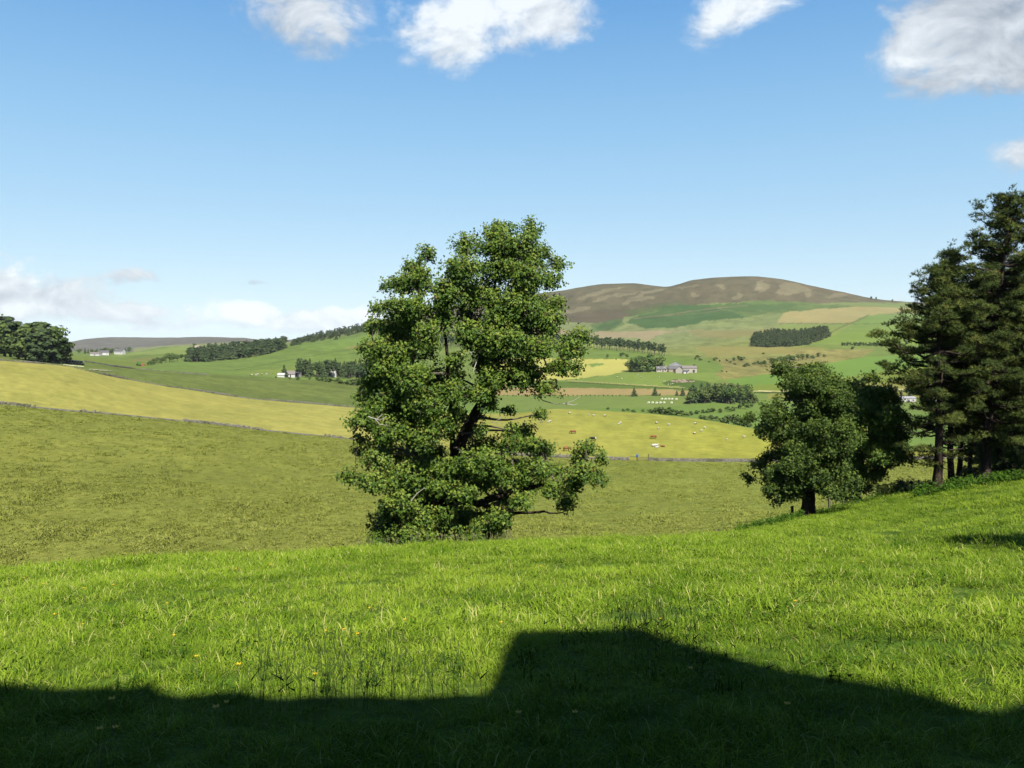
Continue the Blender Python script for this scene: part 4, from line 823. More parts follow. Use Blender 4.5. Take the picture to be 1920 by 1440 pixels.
# buttercups
M_petal = mat('buttercup_petal', (.80, .56, .01, 1), .35, .5, transl=(.2, (.9, .7, .02, 1)))
mb = MB(); mb.tube([[0, 0, -.02], [.01, 0, .12], [0, .01, .24]], [.003, .002, .002], 4, mat=0)
for k_ in range(5):
    a_ = k_ / 5 * 2 * pi; c_, s_ = cos(a_), sin(a_); w_ = .013; mb.add([[0, 0, .24], [c_*.014 - s_*w_, s_*.014 + c_*w_, .25], [c_*.027, s_*.027, .262], [c_*.014 + s_*w_, s_*.014 - c_*w_, .25]], [[0, 1, 2, 3]], 1)
me_b = mb.mesh('buttercup', [M_stalk, M_petal])
for (a, b_) in [(28, 1094), (64, 1110), (142, 1120), (245, 1073), (284, 1092), (198, 1115), (300, 1145), (284, 1092), (433, 1080), (500, 1074), (388, 1045), (740, 1046), (84, 1176), (138, 1187), (312, 1218), (604, 1203), (638, 1203), (687, 1158), (733, 1135), (755, 1188), (664, 1213), (354, 1263), (435, 1287), (582, 1298), (498, 1136), (390, 1384), (165, 1415), (195, 1413), (410, 1360), (190, 1368),
                (1055, 1074), (1014, 1073), (965, 1108), (1292, 1034), (1630, 1066), (1320, 1259), (1303, 1290), (1490, 1366), (1081, 1379), (973, 1380), (1049, 1207), (1502, 1152), (1245, 1186), (940, 1192)]:
    q = G_at(a, b_ + 12); inst('buttercup', me_b, q, 'yellow buttercup in the shaded grass at the foot of the photo' if b_ > 1340 else 'yellow buttercup in the sunlit pasture grass ' + ('on the left' if a < 640 else 'in the middle' if a < 1100 else 'on the right'), 'flower', 'buttercups scattered in the pasture', sc=rt_.uniform(.8, 1.1) * (1.0 if q[1] < 15 else 1.3), rz=rt_.uniform(0, 6))
# fence by the pines
fr = thing('field_fence', on(1560, 58), 'old post and wire fence along the brow by the round sycamores', 'fence'); fo = np.array(fr.location)
fp = [(1490, 57.5, .09, 1.1), (1560, 58.5, .07, 1.05), (1590, 59.5, .06, 1.1), (1652, 60, .07, 1.15), (1694, 60.5, .16, 1.15), (1728, 62, .07, 1.1), (1352, 51, .07, .6), (1832, 63, .08, 1.2), (1808, 62.5, .08, 1.2)]
for (px, d, w_, h) in fp:
    mb = MB(); p = on(px, d) - fo; mb.box(p + [0, 0, h / 2 - .1], (w_ * 1.6, w_ * 1.6, h + .2), rt_.uniform(0, 1), jit=.01); mb.build('post', M_wood, fr)
fs = sorted(fp[:6])
for hh in (.35, .65, 1.0):
    mb = MB(); mb.tube(np.array([on(px, d) - fo + [0, 0, hh] for px, d, _, _ in fs]), .006, 4); mb.build('wire', M_wood, fr)
mb = MB(); mb.tube(np.array([on(1652, 59.9) - fo + [0, 0, 1.05], on(1694, 60.4) - fo + [0, 0, 1.1]]), .03, 5); mb.build('rail', M_wood, fr)
# ------------------------------------------------------------ trees far off (unit height, scaled)
CARD = np.array([[-.5, -.35, 0], [.5, -.35, .05], [.38, .42, -.05], [-.42, .38, .05]]); CARDF = [[0, 1, 2, 3]]
def far_broad(seed, n=420, wide=.46, lo=.12, size=.085, m=None, nb=9, trunk=.035):
    r = np.random.RandomState(seed); b = MB(); b.tube([[0, 0, -.03], [.01, 0, .25], [0, .01, .6]], [trunk, trunk * .7, trunk * .3], 5, 1)
    P_, Nn, Ti = [], [], []
    for i_ in range(nb):
        a_ = r.uniform(0, 2*pi); rr = r.uniform(0, wide * .62); z = r.uniform(lo + .18, .80); 
        if i_ == 0: rr = 0; z = .78
        rad = r.uniform(.16, .25) * np.array([1, 1, .85]); k_ = n // nb; v = sphere_dirs(k_, r)
        P_.append(np.array([cos(a_)*rr, sin(a_)*rr, z]) + v * rad * r.uniform(.7, 1.05, (k_, 1))); Nn.append(v + r.normal(0, .35, (k_, 3)) + [0, 0, .2]); Ti.append(np.clip(r.uniform(.1, .8) + v[:, 2] * .2 + r.normal(0, .15, k_), 0, 1))
    P_ = np.concatenate(P_); P_[:, 2] = np.clip(P_[:, 2], lo * .6, 1.02); b.scatter(CARD, CARDF, P_, np.concatenate(Nn), size * r.uniform(.6, 1.3, len(P_)), np.concatenate(Ti), r=r)
    return b.mesh('broadleaf', [m or M_farleaf, M_farbark])
def far_conifer(seed, n=330, wide=.26, lo=.04):
    r = np.random.RandomState(seed); b = MB(); b.tube([[0, 0, -.03], [0, 0, .9]], [.022, .006], 5, 1)
    z = lo + (1 - lo) * r.uniform(0, 1, n) ** 1.35; a_ = r.uniform(0, 2*pi, n); rad = wide * (1.03 - z) ** .8 * (.62 + .38 * (np.sin(z * 38) > 0)) * r.uniform(.5, 1.08, n)
    P_ = np.stack([np.cos(a_) * rad, np.sin(a_) * rad, z], -1); nr = np.stack([np.cos(a_), np.sin(a_), np.full(n, .9)], -1) + r.normal(0, .3, (n, 3))
    b.scatter(CARD, CARDF, P_, nr, (.035 + .075 * (1.02 - z)) * r.uniform(.8, 1.4, n), np.clip(r.normal(.4, .22, n), 0, 1), r=r); return b.mesh('conifer', [M_farneedle, M_farbark])
def far_pine(seed, n=300, lo=.42):
    r = np.random.RandomState(seed); b = MB(); b.tube([[0, 0, -.03], [.01, .0, .5], [0, .01, .95]], [.022, .016, .006], 5, 1)
    for _ in range(5): a_ = r.uniform(0, 6.28); z = r.uniform(lo - .1, .8); b.tube([[0, 0, z], [cos(a_) * .16, sin(a_) * .16, z + .06]], [.009, .004], 3, 1)
    P_, Nn, Ti = [], [], []
    for i_ in range(11):
        a_ = r.uniform(0, 2*pi); z = lo + (1 - lo) * (i_ + .5) / 11.5; rr = r.uniform(.03, .15) * (1.15 - abs(z - .65)); k_ = n // 11; v = sphere_dirs(k_, r)
        P_.append(np.array([cos(a_)*rr, sin(a_)*rr, z]) + v * np.array([.13, .13, .06]) * r.uniform(.6, 1.1, (k_, 1))); Nn.append(v + r.normal(0, .3, (k_, 3)) + [0, 0, .4]); Ti.append(np.clip(r.uniform(.1, .7) + v[:, 2] * .2 + r.normal(0, .12, k_), 0, 1))
    b.scatter(CARD, CARDF, np.concatenate(P_), np.concatenate(Nn), .065 * r.uniform(.6, 1.3, 11 * (n // 11)), np.concatenate(Ti), r=r); return b.mesh('pine', [M_farneedle, M_farbark])
FB = [far_broad(40 + i) for i in range(4)]; FC = [far_conifer(50 + i) for i in range(4)]; FP = [far_pine(60 + i) for i in range(4)]
FS = [far_broad(70 + i, 300, wide=.75, lo=.02, size=.15, nb=8) for i in range(3)]
FBD = [far_broad(80 + i, 1500, size=.06, nb=14) for i in range(3)]; FPD = [far_pine(85 + i, 1500, lo=.12) for i in range(3)]
rf = np.random.RandomState(77)
def wood_mass(name, label, n_, front, back, h0, h1, seg, meshes, wx=1.0):
    front = np.array(front, float); back = np.array(back, float); arr = []
    for me in meshes:
        v = np.zeros(len(me.vertices) * 3); me.vertices.foreach_get('co', v); ti = np.zeros(len(me.vertices)); me.attributes['tint'].data.foreach_get('value', ti)
        arr.append((v.reshape(-1, 3), np.array([list(p.vertices) for p in me.polygons if len(p.vertices) == 4]), ti))
    b = MB()
    for i_ in range(n_):
        px = front[0, 0] + (front[-1, 0] - front[0, 0]) * ((i_ * .61803) % 1) + rf.normal(0, .8); t = (i_ + .5) / n_
        py = np.interp(px, front[:, 0], front[:, 1]) * (1 - t) + np.interp(px, back[:, 0], back[:, 1]) * t
        p = place(px, py, seg); h = rf.uniform(h0, h1) / F * p[1]; v, f, ti = arr[rf.randint(len(arr))]; a = rf.uniform(0, 6.28); q = v * [h * wx, h * wx, h]
        q = np.stack([q[:, 0] * cos(a) - q[:, 1] * sin(a), q[:, 0] * sin(a) + q[:, 1] * cos(a), q[:, 2] - .02 * h], -1)
        b.add(q + p, f, 0, np.clip(ti + rf.normal(0, .12), 0, 1))
    return tag(b.build(name, [M_farneedle]), label, None, None, 'stuff')
def put(meshes, name, px, py, hpx, seg, label, cat, group, wx=1.0, sink=0.02):
    p = place(px, py, seg); h = hpx / F * p[1]; me = meshes[rf.randint(len(meshes))]
    sx = h * wx * rf.uniform(.88, 1.15); o = inst(name, me, p - [0, 0, sink * h], label, cat, group, (sx, sx, h), rf.uniform(0, 6.28)); return o
def wood(n_, front, back, h0, h1, seg, meshes, name, label, group, wx=1.0, cat='tree'):
    front = np.array(front, float); back = np.array(back, float)
    i_ = 0; k_ = max(2, int(n_ ** .5 * 1.0))
    for i_ in range(n_):
        px = front[0, 0] + (front[-1, 0] - front[0, 0]) * ((i_ * .61803) % 1); yf = np.interp(px, front[:, 0], front[:, 1]); yb = np.interp(px, back[:, 0], back[:, 1])
        t = (i_ + .5) / n_; fx = (px - front[0, 0]) / (front[-1, 0] - front[0, 0]); big = n_ > 15
        lab = label if not big else '%s, %s row %s' % (label, 'front' if t < .34 else 'middle' if t < .67 else 'back', ['far left', 'left of middle', 'right of middle', 'far right'][max(0, min(3, int(fx * 4)))])
        put(meshes, name, px + rf.normal(0, .8), yf + (yb - yf) * t, rf.uniform(h0, h1), seg, lab, cat, group, wx)
g_ = 'trees of the dark wood at the left edge behind the yellow hay field'
for (px, h, kind) in [(-150, 80, 0), (-120, 84, 1), (-95, 80, 0), (-70, 84, 1), (-45, 82, 0), (-22, 84, 1), (-4, 82, 0), (8, 78, 1), (20, 70, 0), (34, 74, 1), (48, 72, 1), (60, 73, 0), (72, 78, 1), (84, 79, 1), (95, 76, 0), (104, 68, 1), (112, 60, 1), (121, 46, 0), (127, 36, 1), (10, 50, 0), (36, 46, 0), (62, 48, 1), (90, 52, 1), (-30, 60, 0), (112, 40, 1)]:
    put(FPD if kind else FBD, 'wood_tree', px, np.interp(px, [-150, 0, 60, 130], [664, 668, 678, 683]) - rf.uniform(0, 2), h, 3.05, ('dark pine' if kind else 'green broadleaf tree') + (' at the right tip of' if px > 100 else ' in the right half of' if px > 55 else ' in the left half of' if px > 15 else ' at the outer end of') + ' the wood at the left edge' + (', low' if h < 61 and px < 110 else ''), 'tree', g_, 1.15 if kind == 0 else 1.3, .03)
wood(22, [(148, 664), (200, 664), (246, 662)], [(160, 661), (240, 660)], 7, 11, 6.2, FC + FB, 'shelterbelt_tree', 'small dark tree in the belt behind the far white houses', 'trees behind the far white houses')
for (px, py, h) in [(277, 686, 8), (283, 685, 10), (288, 684, 13), (296, 683, 15), (303, 682, 12), (310, 680, 14), (318, 679, 18), (326, 678, 17), (333, 677, 14), (341, 675, 12), (348, 674, 11), (322, 679, 12)]:
    put(FB, 'copse_tree', px, py, h, 5.3, 'small green tree in the scattered copse left of the long pine wood', 'tree', 'copse left of the long pine wood')
put(FB, 'hilltop_tree', 365, 651, 8, 6.5, 'lone round tree on the left field crest above the long pine wood', 'tree', None)
wood(150, [(354, 678), (380, 680), (430, 675), (470, 671), (500, 665), (533, 655)], [(362, 668), (400, 661), (450, 657), (530, 650)], 17, 21, 6.0, FP + FC, 'plantation_tree', 'dark conifer in the long wood left of the big sycamore', 'conifers of the long wood left of the big sycamore', 2.0)
wood_mass('skyline_wood', 'dark conifer wood climbing the skyline left of the big sycamore', 160, [(547, 649), (575, 644), (610, 638), (636, 637), (641, 632), (680, 625), (722, 617)], [(552, 643), (580, 634), (610, 627), (640, 621), (690, 612), (722, 606)], 8, 10.5, 7.0, FC + FP, 1.9)
put(FC, 'conifer_tree', 533, 707, 24, 5.05, 'lone pointed conifer beside the white cottages left of the sycamore', 'tree', None, 1.2)
wood(52, [(560, 708), (600, 709), (700, 712), (760, 714)], [(558, 703), (600, 703), (700, 704), (760, 706)], 26, 35, 5.05, FP + FC, 'shelterbelt_tree', 'tall dark pine in the belt behind the white cottages', 'pines behind the white cottages', 1.15)
for (px, py, h) in [(517, 709, 4), (559, 712, 7), (543, 711, 4), (580, 712, 5), (597, 714, 9), (604, 715, 10), (611, 716, 9), (620, 717, 10), (634, 720, 13), (640, 720, 9), (652, 722, 11), (662, 722, 13), (669, 722, 14), (678, 722, 10)]:
    put(FS, 'garden_bush', px, py, h, 4.6, 'dark bush in the row below the white cottages', 'bush', 'bushes below the white cottages', 1.2)
wood(130, [(830, 652), (960, 650), (1105, 655), (1180, 661), (1250, 670)], [(830, 646), (960, 645), (1105, 648), (1180, 655), (1248, 664)], 18, 23, 6.6, FP, 'belt_pine', 'tall pine in the straight belt right of the big sycamore', 'pines of the straight belt above the farm', 1.15)
for (px, py, h) in [(1180, 697, 22), (1187, 698, 29), (1196, 698, 31), (1205, 697, 28), (1213, 697, 30), (1222, 697, 31), (1231, 696, 29), (1237, 695, 22), (1200, 694, 31), (1218, 693, 32), (1302, 690, 8)]:
    put(FB, 'farm_tree', px, py, h, 5.6, 'round dark broadleaf tree beside the stone farmhouse' + (', left dome of the clump' if px < 1210 else ', right dome of the clump' if px < 1250 else ', small one at the barns'), 'tree', 'trees beside the stone farmhouse', 1.1)
for (px, py, h) in [(1139, 673, 10), (1164, 670, 10), (1168, 669, 9), (1176, 673, 11), (1155, 675, 4)]:
    put(FB, 'field_tree', px, py, h, 6.0, 'small tree on the green rise below the pine belt', 'tree', 'small trees below the pine belt')
for (px, py, h) in [(1189, 743, 17), (1228, 742, 17), (1269, 742, 11), (1280, 742, 15)]:
    put(FC, 'conifer_tree', px, py, h, 4.2, {1189: 'dense lone conifer by the brown strip, leftmost of four', 1228: 'pointed lone conifer by the brown strip with a shrub at its foot', 1269: 'thin small conifer left of the dense clump', 1280: 'dark conifer touching the left end of the dense clump'}[px], 'tree', 'lone conifers along the brown strip', 1.5)
put(FS, 'shrub', 1238, 742, 5, 4.2, 'small shrub at the foot of the pointed lone conifer', 'bush', None)
wood(16, [(1296, 756), (1340, 757), (1405, 757)], [(1296, 747), (1340, 745), (1405, 747)], 27, 34, 4.1, FC, 'clump_conifer', 'dark conifer in the dense clump below the farm', 'trees of the dense clump below the farm', 1.35)
wood(18, [(1294, 758), (1340, 759), (1410, 758)], [(1294, 745), (1350, 742), (1410, 746)], 24, 32, 4.1, FB, 'clump_tree', 'dark broadleaf tree in the dense clump below the farm', 'trees of the dense clump below the farm')
for (px, py, h) in [(1388, 766, 17), (1397, 767, 19), (1406, 765, 16), (1409, 757, 26), (1415, 757, 16)]:
    put(FS, 'clump_bush', px, py, h, 4.1, 'bright green bush at the right foot of the dense clump', 'bush', 'bright bushes at the foot of the dense clump', .7)
for (px, py, h) in [(1140, 768, 5), (1168, 771, 5), (1177, 771, 6), (1188, 773, 6), (1205, 772, 5), (1220, 774, 8), (1230, 775, 12), (1240, 776, 14), (1249, 777, 12), (1260, 778, 12), (1268, 778, 11), (1278, 780, 12), (1286, 780, 8), (1295, 778, 8), (1306, 776, 8), (1318, 775, 8), (1328, 774, 9), (1338, 773, 9), (1350, 773, 8), (1365, 771, 10), (1375, 770, 9), (1255, 774, 12)]:
    put(FS, 'hedgerow_bush', px, py, h, 4.0, 'green bush in the ragged hedge behind the yellow rise', 'bush', 'bushes of the ragged hedge behind the yellow rise', 1.5)
for (px, py, h) in [(1314, 786, 9), (1322, 788, 10), (1333, 788, 11), (1344, 789, 10), (1357, 795, 14), (1366, 796, 20), (1376, 798, 22), (1386, 800, 18), (1396, 800, 14), (1406, 803, 11), (1418, 806, 10), (1430, 810, 10)]:
    put(FS, 'willow_bush', px, py, h, 4.0, 'grey green willow bush just behind the brow of the yellow rise', 'bush', 'willow bushes behind the brow of the yellow rise', 1.3)
for (px, py, h) in [(1304, 674, 5), (1308, 671, 6), (1312, 676, 5), (1330, 680, 4), (1338, 676, 5), (1344, 674, 4), (1350, 678, 4), (1362, 677, 4), (1375, 676, 6), (1384, 675, 9), (1390, 676, 8), (1378, 684, 4), (1396, 688, 6), (1402, 686, 7), (1415, 684, 6), (1421, 683, 7), (1354, 697, 3), (1362, 698, 3), (1428, 686, 9), (1434, 687, 13), (1447, 683, 14), (1454, 683, 12), (1464, 682, 15), (1472, 681, 14), (1480, 680, 16), (1487, 680, 15), (1497, 676, 13), (1505, 675, 13), (1513, 674, 12), (1524, 672, 7), (1534, 669, 9), (1545, 669, 5), (1431, 664, 4), (1600, 655, 6), (1342, 672, 3), (1370, 680, 4)]:
    put(FS if h < 9 else FB, 'slope_shrub', px, py, h, 6.0, 'small dark tree or shrub scattered on the rough slope right of the farm', 'bush', 'shrubs on the rough slope right of the farm', 1.5 if h < 9 else 1.25)
wood_mass('hillside_plantation', 'compact dark spruce plantation on the pale hillside', 250, [(1413, 649), (1440, 651), (1480, 650), (1512, 647), (1552, 631)], [(1420, 636), (1445, 630), (1500, 630), (1547, 624)], 14.5, 17, 7.0, FC, 2.0)
wood(26, [(1580, 657), (1640, 657), (1700, 652)], [(1600, 652), (1640, 650), (1700, 644)], 6, 9, 7.0, FS, 'gully_bush', 'dark bush in the gully left of the pines', 'bushes in the gully left of the pines', 1.0, 'bush')
for i_, (px, py, h) in enumerate([(1634, 562, 7), (1643, 563, 7), (1673, 566, 5)]):
    put(FB, 'hilltop_tree', px, py, h, 9.5, ['leftmost of three tiny trees on the right skyline', 'middle one of three tiny trees on the right skyline', 'tiny tree standing apart on the right skyline'][i_], 'tree', 'tiny trees on the right skyline', .9, .0)
for i_ in range(30): put(FS, 'sapling', 945 + i_ * 8.1 + rf.uniform(-2, 2), 743, rf.uniform(2.5, 4.5), 4.2, 'small sapling in the planted row along the brown strip', 'bush', 'saplings planted along the brown strip', .7)
wood(34, [(1560, 748), (1640, 752), (1760, 758), (1920, 762)], [(1560, 735), (1760, 735), (1920, 735)], 10, 24, 4.1, FB + FC, 'valley_tree', 'tree in the valley glimpsed between the pine trunks', 'valley trees glimpsed between the pines')

# ------------------------------------------------------------ stone walls
def stone_wall(pts, seg, h, label, r, thick=.6, rag=.14):
    P_ = np.array([place(a, b_, seg) for a, b_ in pts]); root = thing('stone_wall', P_[0], label, 'wall', 'dry stone walls between the fields')
    P_ = P_ - P_[0]; s_ = np.concatenate([[0], np.cumsum(np.linalg.norm(np.diff(P_, axis=0), axis=1))]); L_ = s_[-1]; core = MB(); st = MB()
    n_ = int(L_ / 2); q = np.stack([np.interp(np.linspace(0, L_, n_), s_, P_[:, k]) for k in range(3)], -1)
    wv = np.array([0, thick * .35, 0]); lo = q + [0, 0, -.8]; hi = q + [0, 0, h * .42]
    v = np.concatenate([lo - wv, hi - wv * .7, hi + wv * .7, lo + wv]); i_ = np.arange(n_ - 1)
    core.add(v, np.concatenate([np.stack([a*n_+i_, a*n_+i_+1, (a+1)*n_+i_+1, (a+1)*n_+i_], -1) for a in range(3)]), 0, .1); core.build('wall_core', M_stone, root)
    for zc in np.arange(.12, h + .02, .27):
        k_ = int(L_ / .62); t = (np.arange(k_) + r.uniform(0, .7, k_)) * .62; c = np.stack([np.interp(t, s_, P_[:, k]) for k in range(3)], -1)
        gap = vnoise(t / 9, t * 0, 5) * .8 + .2 * r.uniform(0, 1, k_)
        for cc_, tt_, g2 in zip(c, t, gap):
            if zc > h * .45 and g2 > .50: continue
            if zc > h * .2 and g2 > .74: continue
            st.box(cc_ + [0, r.uniform(-.06, .06), zc + r.normal(0, rag * .3)], np.array([.58, thick, .25]) * r.uniform(.75, 1.15, 3), r.normal(0, .12), tint=float(np.clip(r.beta(1.3, 2.2), 0, 1)))
    tag(st.build('wall_stones', M_stone, root), kind='stuff'); return root
rw = np.random.RandomState(4)
stone_wall([(-420, 741), (-200, 741), (0, 758), (60, 764), (130, 770), (200, 776), (300, 786), (400, 796), (500, 808), (600, 818), (650, 823), (720, 831)], 1.6, .85, 'ruined dry stone wall along the lower edge of the yellow hay field, left of the sycamore', rw)
stone_wall([(900, 849), (1000, 855), (1100, 860), (1180, 863)], 1.6, 1.0, 'dry stone wall below the cattle field, between the big sycamore and the blue gate', rw)
stone_wall([(1218, 864), (1300, 865), (1440, 865), (1560, 863), (1700, 861), (1900, 858), (2100, 857)], 1.6, 1.1, 'pale dry stone wall below the sheep field, right of the blue gate', rw)
stone_wall([(-160, 663), (0, 676), (60, 681), (110, 685), (160, 695), (210, 706), (260, 715), (320, 726), (380, 734), (480, 749), (560, 755), (650, 763), (720, 768)], 2.6, .75, 'dry stone wall along the upper edge of the yellow hay field', rw)
stone_wall([(158, 678), (200, 685), (262, 692), (330, 698), (390, 703)], 4.6, .7, 'short low stone wall on the crest behind the hay field wall', rw)
for k_ in range(34):          # thin posts beside the upper wall
    a = 205 + k_ * 13.5; p = place(a, np.interp(a, [210, 320, 480, 650], [705, 725, 748, 762]) - .5, 2.6); mb = MB(); mb.box((0, 0, .7), (.12, .12, 1.6), 0, jit=.02); o = mb.build('fence_post', M_wood); o.location = p
    tag(o, 'thin wooden post beside the upper wall of the hay field', 'post', 'posts beside the upper hay field wall')

# ------------------------------------------------------------ gate, cattle, sheep, bales
M_blue = mat('blue_plastic', (.03, .16, .55, 1), .4, .4); M_red = mat('rusty_red', (.42, .16, .08, 1), .6, .3)
p = place(1200, 863, 1.6); gt = thing('field_gate', p, 'wooden field gate with a blue drum on its post in the lower wall', 'gate')
mb = MB(); mb.box((-.9, 0, .75), (.3, .3, 1.7), .1); mb.build('gate_post', M_wood, gt)
mb = MB(); mb.box((2.7, 0, .95), (.24, .24, 2.3), .1); mb.build('gate_post', M_wood, gt)
for hh in (.35, .7, 1.05):
    mb = MB(); mb.box((.9, 0, hh), (3.4, .06, .10)); mb.build('rail', M_wood, gt)
mb = MB(); mb.tube([[-3.4, 0, 1.5], [-1.0, 0, 1.15]], .08, 5); mb.build('pole', M_wood, gt)
mb = MB(); mb.tube([[-.9, -.05, 1.25], [-.9, -.05, 1.3], [-.9, -.05, 1.95], [-.9, -.05, 2.0]], [.30, .36, .36, .30], 12); mb.build('drum', M_blue, gt)
mb = MB(); mb.tube([[-.9, -.25, .5], [-.9, -.25, .95]], .2, 8); mb.build('bucket', M_red, gt)
M_br = mat('brown_hide', (.30, .12, .045, 1), .8, .2, noise=[(2.5, (.16, .06, .02, 1), .6, .4, .7)], coord='obj'); M_bk = mat('black_hide', (.012, .011, .010, 1), .7, .2); M_cr = mat('cream_hide', (.62, .58, .50, 1), .8, .2)
M_wool = mat('sheep_wool', (.60, .57, .46, 1), .95, .05, bump=(20, .8, .04)); M_face = mat('sheep_face', (.03, .028, .026, 1), .8, .1); M_faceW = mat('pale_face', (.62, .58, .5, 1), .8, .1)
def cow_mesh(material, graze=True, lying=False, m2=None):
    b = MB(); z0 = .55 if lying else 1.05
    x = np.array([-1.05, -.95, -.6, 0, .55, .85, 1.0]); r_ = np.array([.10, .34, .42, .46, .42, .34, .2])
    b.tube(np.stack([x, x * 0, z0 + np.array([.12, .08, .02, -.02, .03, .08, .12])], -1), r_, 10)
    hz = np.array([1.0, 1.3, 1.55, 1.75]); nz = z0 + (np.array([.12, -.10, -.50, -.78]) if graze else np.array([.12, .30, .38, .28]))
    b.tube(np.stack([hz, hz * 0, nz], -1), [.26, .20, .17, .10], 8)
    for s_ in (-1, 1): b.tube([[hz[2] - .05, s_ * .12, nz[2] + .1], [hz[2] - .05, s_ * .30, nz[2] + .16]], [.05, .02], 4)
    for (lx, ly) in ((-.8, .2), (-.8, -.2), (.72, .2), (.72, -.2)):
        if not lying: b.tube([[lx, ly, z0 - .1], [lx + .03, ly, .5], [lx - .02, ly, .22], [lx, ly, -.02]], [.17, .09, .06, .075], 6)
        else: b.tube([[lx, ly * 1.3, .35], [lx + .25, ly * 2, .12], [lx + .5, ly * 2, .06]], [.16, .1, .06], 6)
    b.tube([[-1.03, 0, z0 + .25], [-1.14, 0, z0 - .1], [-1.12, 0, z0 - .5]], [.04, .03, .05], 5)
    if m2: b.blob((-.85, 0, z0 + .03), np.array([.36, .44, .40]), mat=1)
    return b.mesh('cow', [material] + ([m2] if m2 else []), True)
def sheep_mesh(face, graze=True):
    b = MB(); x = np.array([-.55, -.48, -.25, .1, .38, .5]); b.tube(np.stack([x, 0 * x, .62 + np.array([0, .02, .03, .03, .02, 0])], -1), [.08, .24, .30, .30, .24, .1], 9)
    if graze: b.tube([[.42, 0, .66], [.62, 0, .45], [.72, 0, .2]], [.15, .11, .06], 7, 1)
    else: b.tube([[.42, 0, .68], [.58, 0, .85], [.78, 0, .80]], [.15, .11, .06], 7, 1)
    for s_ in (-1, 1): b.tube([[.58, s_ * .06, .5 if graze else .9], [.56, s_ * .18, .52 if graze else .9]], [.03, .015], 4, 1)
    for (lx, ly) in ((-.34, .12), (-.34, -.12), (.3, .12), (.3, -.12)): b.tube([[lx, ly, .45], [lx, ly, -.02]], [.07, .035], 5, 1)
    return b.mesh('sheep', [M_wool, face], True)
SM = [sheep_mesh(M_face), sheep_mesh(M_faceW), sheep_mesh(M_faceW, False)]
def put_on(name, me, px, py, seg, label, cat, group, rz, sc=1.0):
    return inst(name, me, place(px, py, seg) + [0, 0, .02], label, cat, group, sc, rz)
cg = 'cattle on the yellow rise'
put_on('cow', cow_mesh(M_br), 1075, 813, 2, 'brown cow grazing, leftmost of the cattle on the yellow rise', 'cow', cg, pi + .2, .95)
put_on('cow', cow_mesh(M_bk, True, False, M_cr), 1112, 827, 2, 'black and white cow grazing at the tip of the sycamore branch', 'cow', cg, pi - .2, 1.0)
put_on('cow', cow_mesh(M_br), 1226, 823, 2, 'ginger cow grazing alone in the middle of the yellow rise', 'cow', cg, pi + .1, .95)
put_on('cow', cow_mesh(M_cr, False, True), 1227, 837, 2, 'cream white cow lying down below the ginger cow', 'cow', cg, .2, 1.0)
put_on('calf', cow_mesh(M_br, False, True), 1243, 838, 2, 'small tan calf lying right of the cream cow', 'calf', cg, 2.9, .65)
put_on('calf', cow_mesh(M_cr, False, True), 1231, 840, 2, 'small pale calf lying just below the cream cow', 'calf', cg, .4, .6)
put_on('cow', cow_mesh(M_br), 1062, 846, 2, 'orange brown cow half hidden behind the low sycamore branch', 'cow', cg, .3, 1.1)
for i_, (px, py) in enumerate([(1015, 792.5), (1028, 793), (1031.5, 791.5), (1068, 776), (1104, 779), (1113, 780.5), (1134, 781), (1160, 796.5), (1163.5, 794.5), (1231, 794.5), (1234.5, 805), (1254, 798), (1303.5, 795.5), (1321, 803.5), (1315, 809.5), (1302, 814), (1363, 826), (1395, 821)]):
    put_on('sheep', SM[i_ % 3], px, py, 2, 'small white sheep grazing on the yellow rise', 'sheep', 'sheep on the yellow rise', [0.2, 3.0, .6, 3.6, 1.2, -.4][i_ % 6], .9)
for i_, (px, py) in enumerate([(472, 704.5), (480, 704.5), (483, 703.5), (491, 703), (500, 703), (508, 702)]):
    put_on('sheep', SM[i_ % 3], px, py, 5, 'tiny white sheep left of the white cottages', 'sheep', 'sheep left of the white cottages', rf.uniform(0, 6), 1.3)
for i_, (px, py) in enumerate([(1157, 708), (1166, 711), (1196, 704), (1201, 708), (1236, 708), (1298, 702), (1261, 721), (1253, 722), (1258, 721.5), (1355, 637), (1307, 654), (1595, 617)]):
    put_on('sheep', SM[i_ % 3], px, py, 5, 'tiny white sheep in the fields around the stone farm', 'sheep', 'sheep around the stone farm', rf.uniform(0, 6), 1.15)
M_white = mat('white_wrap', (.72, .74, .50, 1), .4, .4); M_wrap = mat('black_wrap', (.010, .011, .016, 1), .22, .5)
def bale(material):
    b = MB(); b.tube([[-.62, 0, .62], [-.58, 0, .62], [.58, 0, .62], [.62, 0, .62]], [.5, .62, .62, .5], 12); return b.mesh('bale', material, False)
BW = bale(M_white); BK = bale(M_wrap)
for (px, py) in [(1216, 757), (1223.5, 757), (1231, 757.5), (1238, 757), (1245, 757), (1259, 757), (1241, 750), (1247.5, 750), (1254, 750), (1260, 750), (1268, 750.5)]:
    put_on('wrapped_bale', BW, px, py, 4, 'pale yellow wrapped bale lying in the two rows below the brown strip', 'bale', 'pale bales in two rows', .95, 1.2)
pb = place(116, 681.5, 3.15); kx = pb[1] / F
for (row, n_, z_) in ((0, 8, 0), (1, 7, 1.12)):
    for k_ in range(n_):
        px = 119 + k_ * 5.2 + row * 2.4; p = place(px, 0.19 * (px - 119) * .45 + 682, 3.12)
        inst('silage_bale', BK, (p[0], p[1], p[2] + z_), 'black wrapped silage bale in the stack beside the left wood, %s row' % ['bottom', 'upper'][row], 'bale', 'black silage bales beside the left wood, %s row' % ['bottom', 'upper'][row], .95, pi / 2 + rf.normal(0, .05))
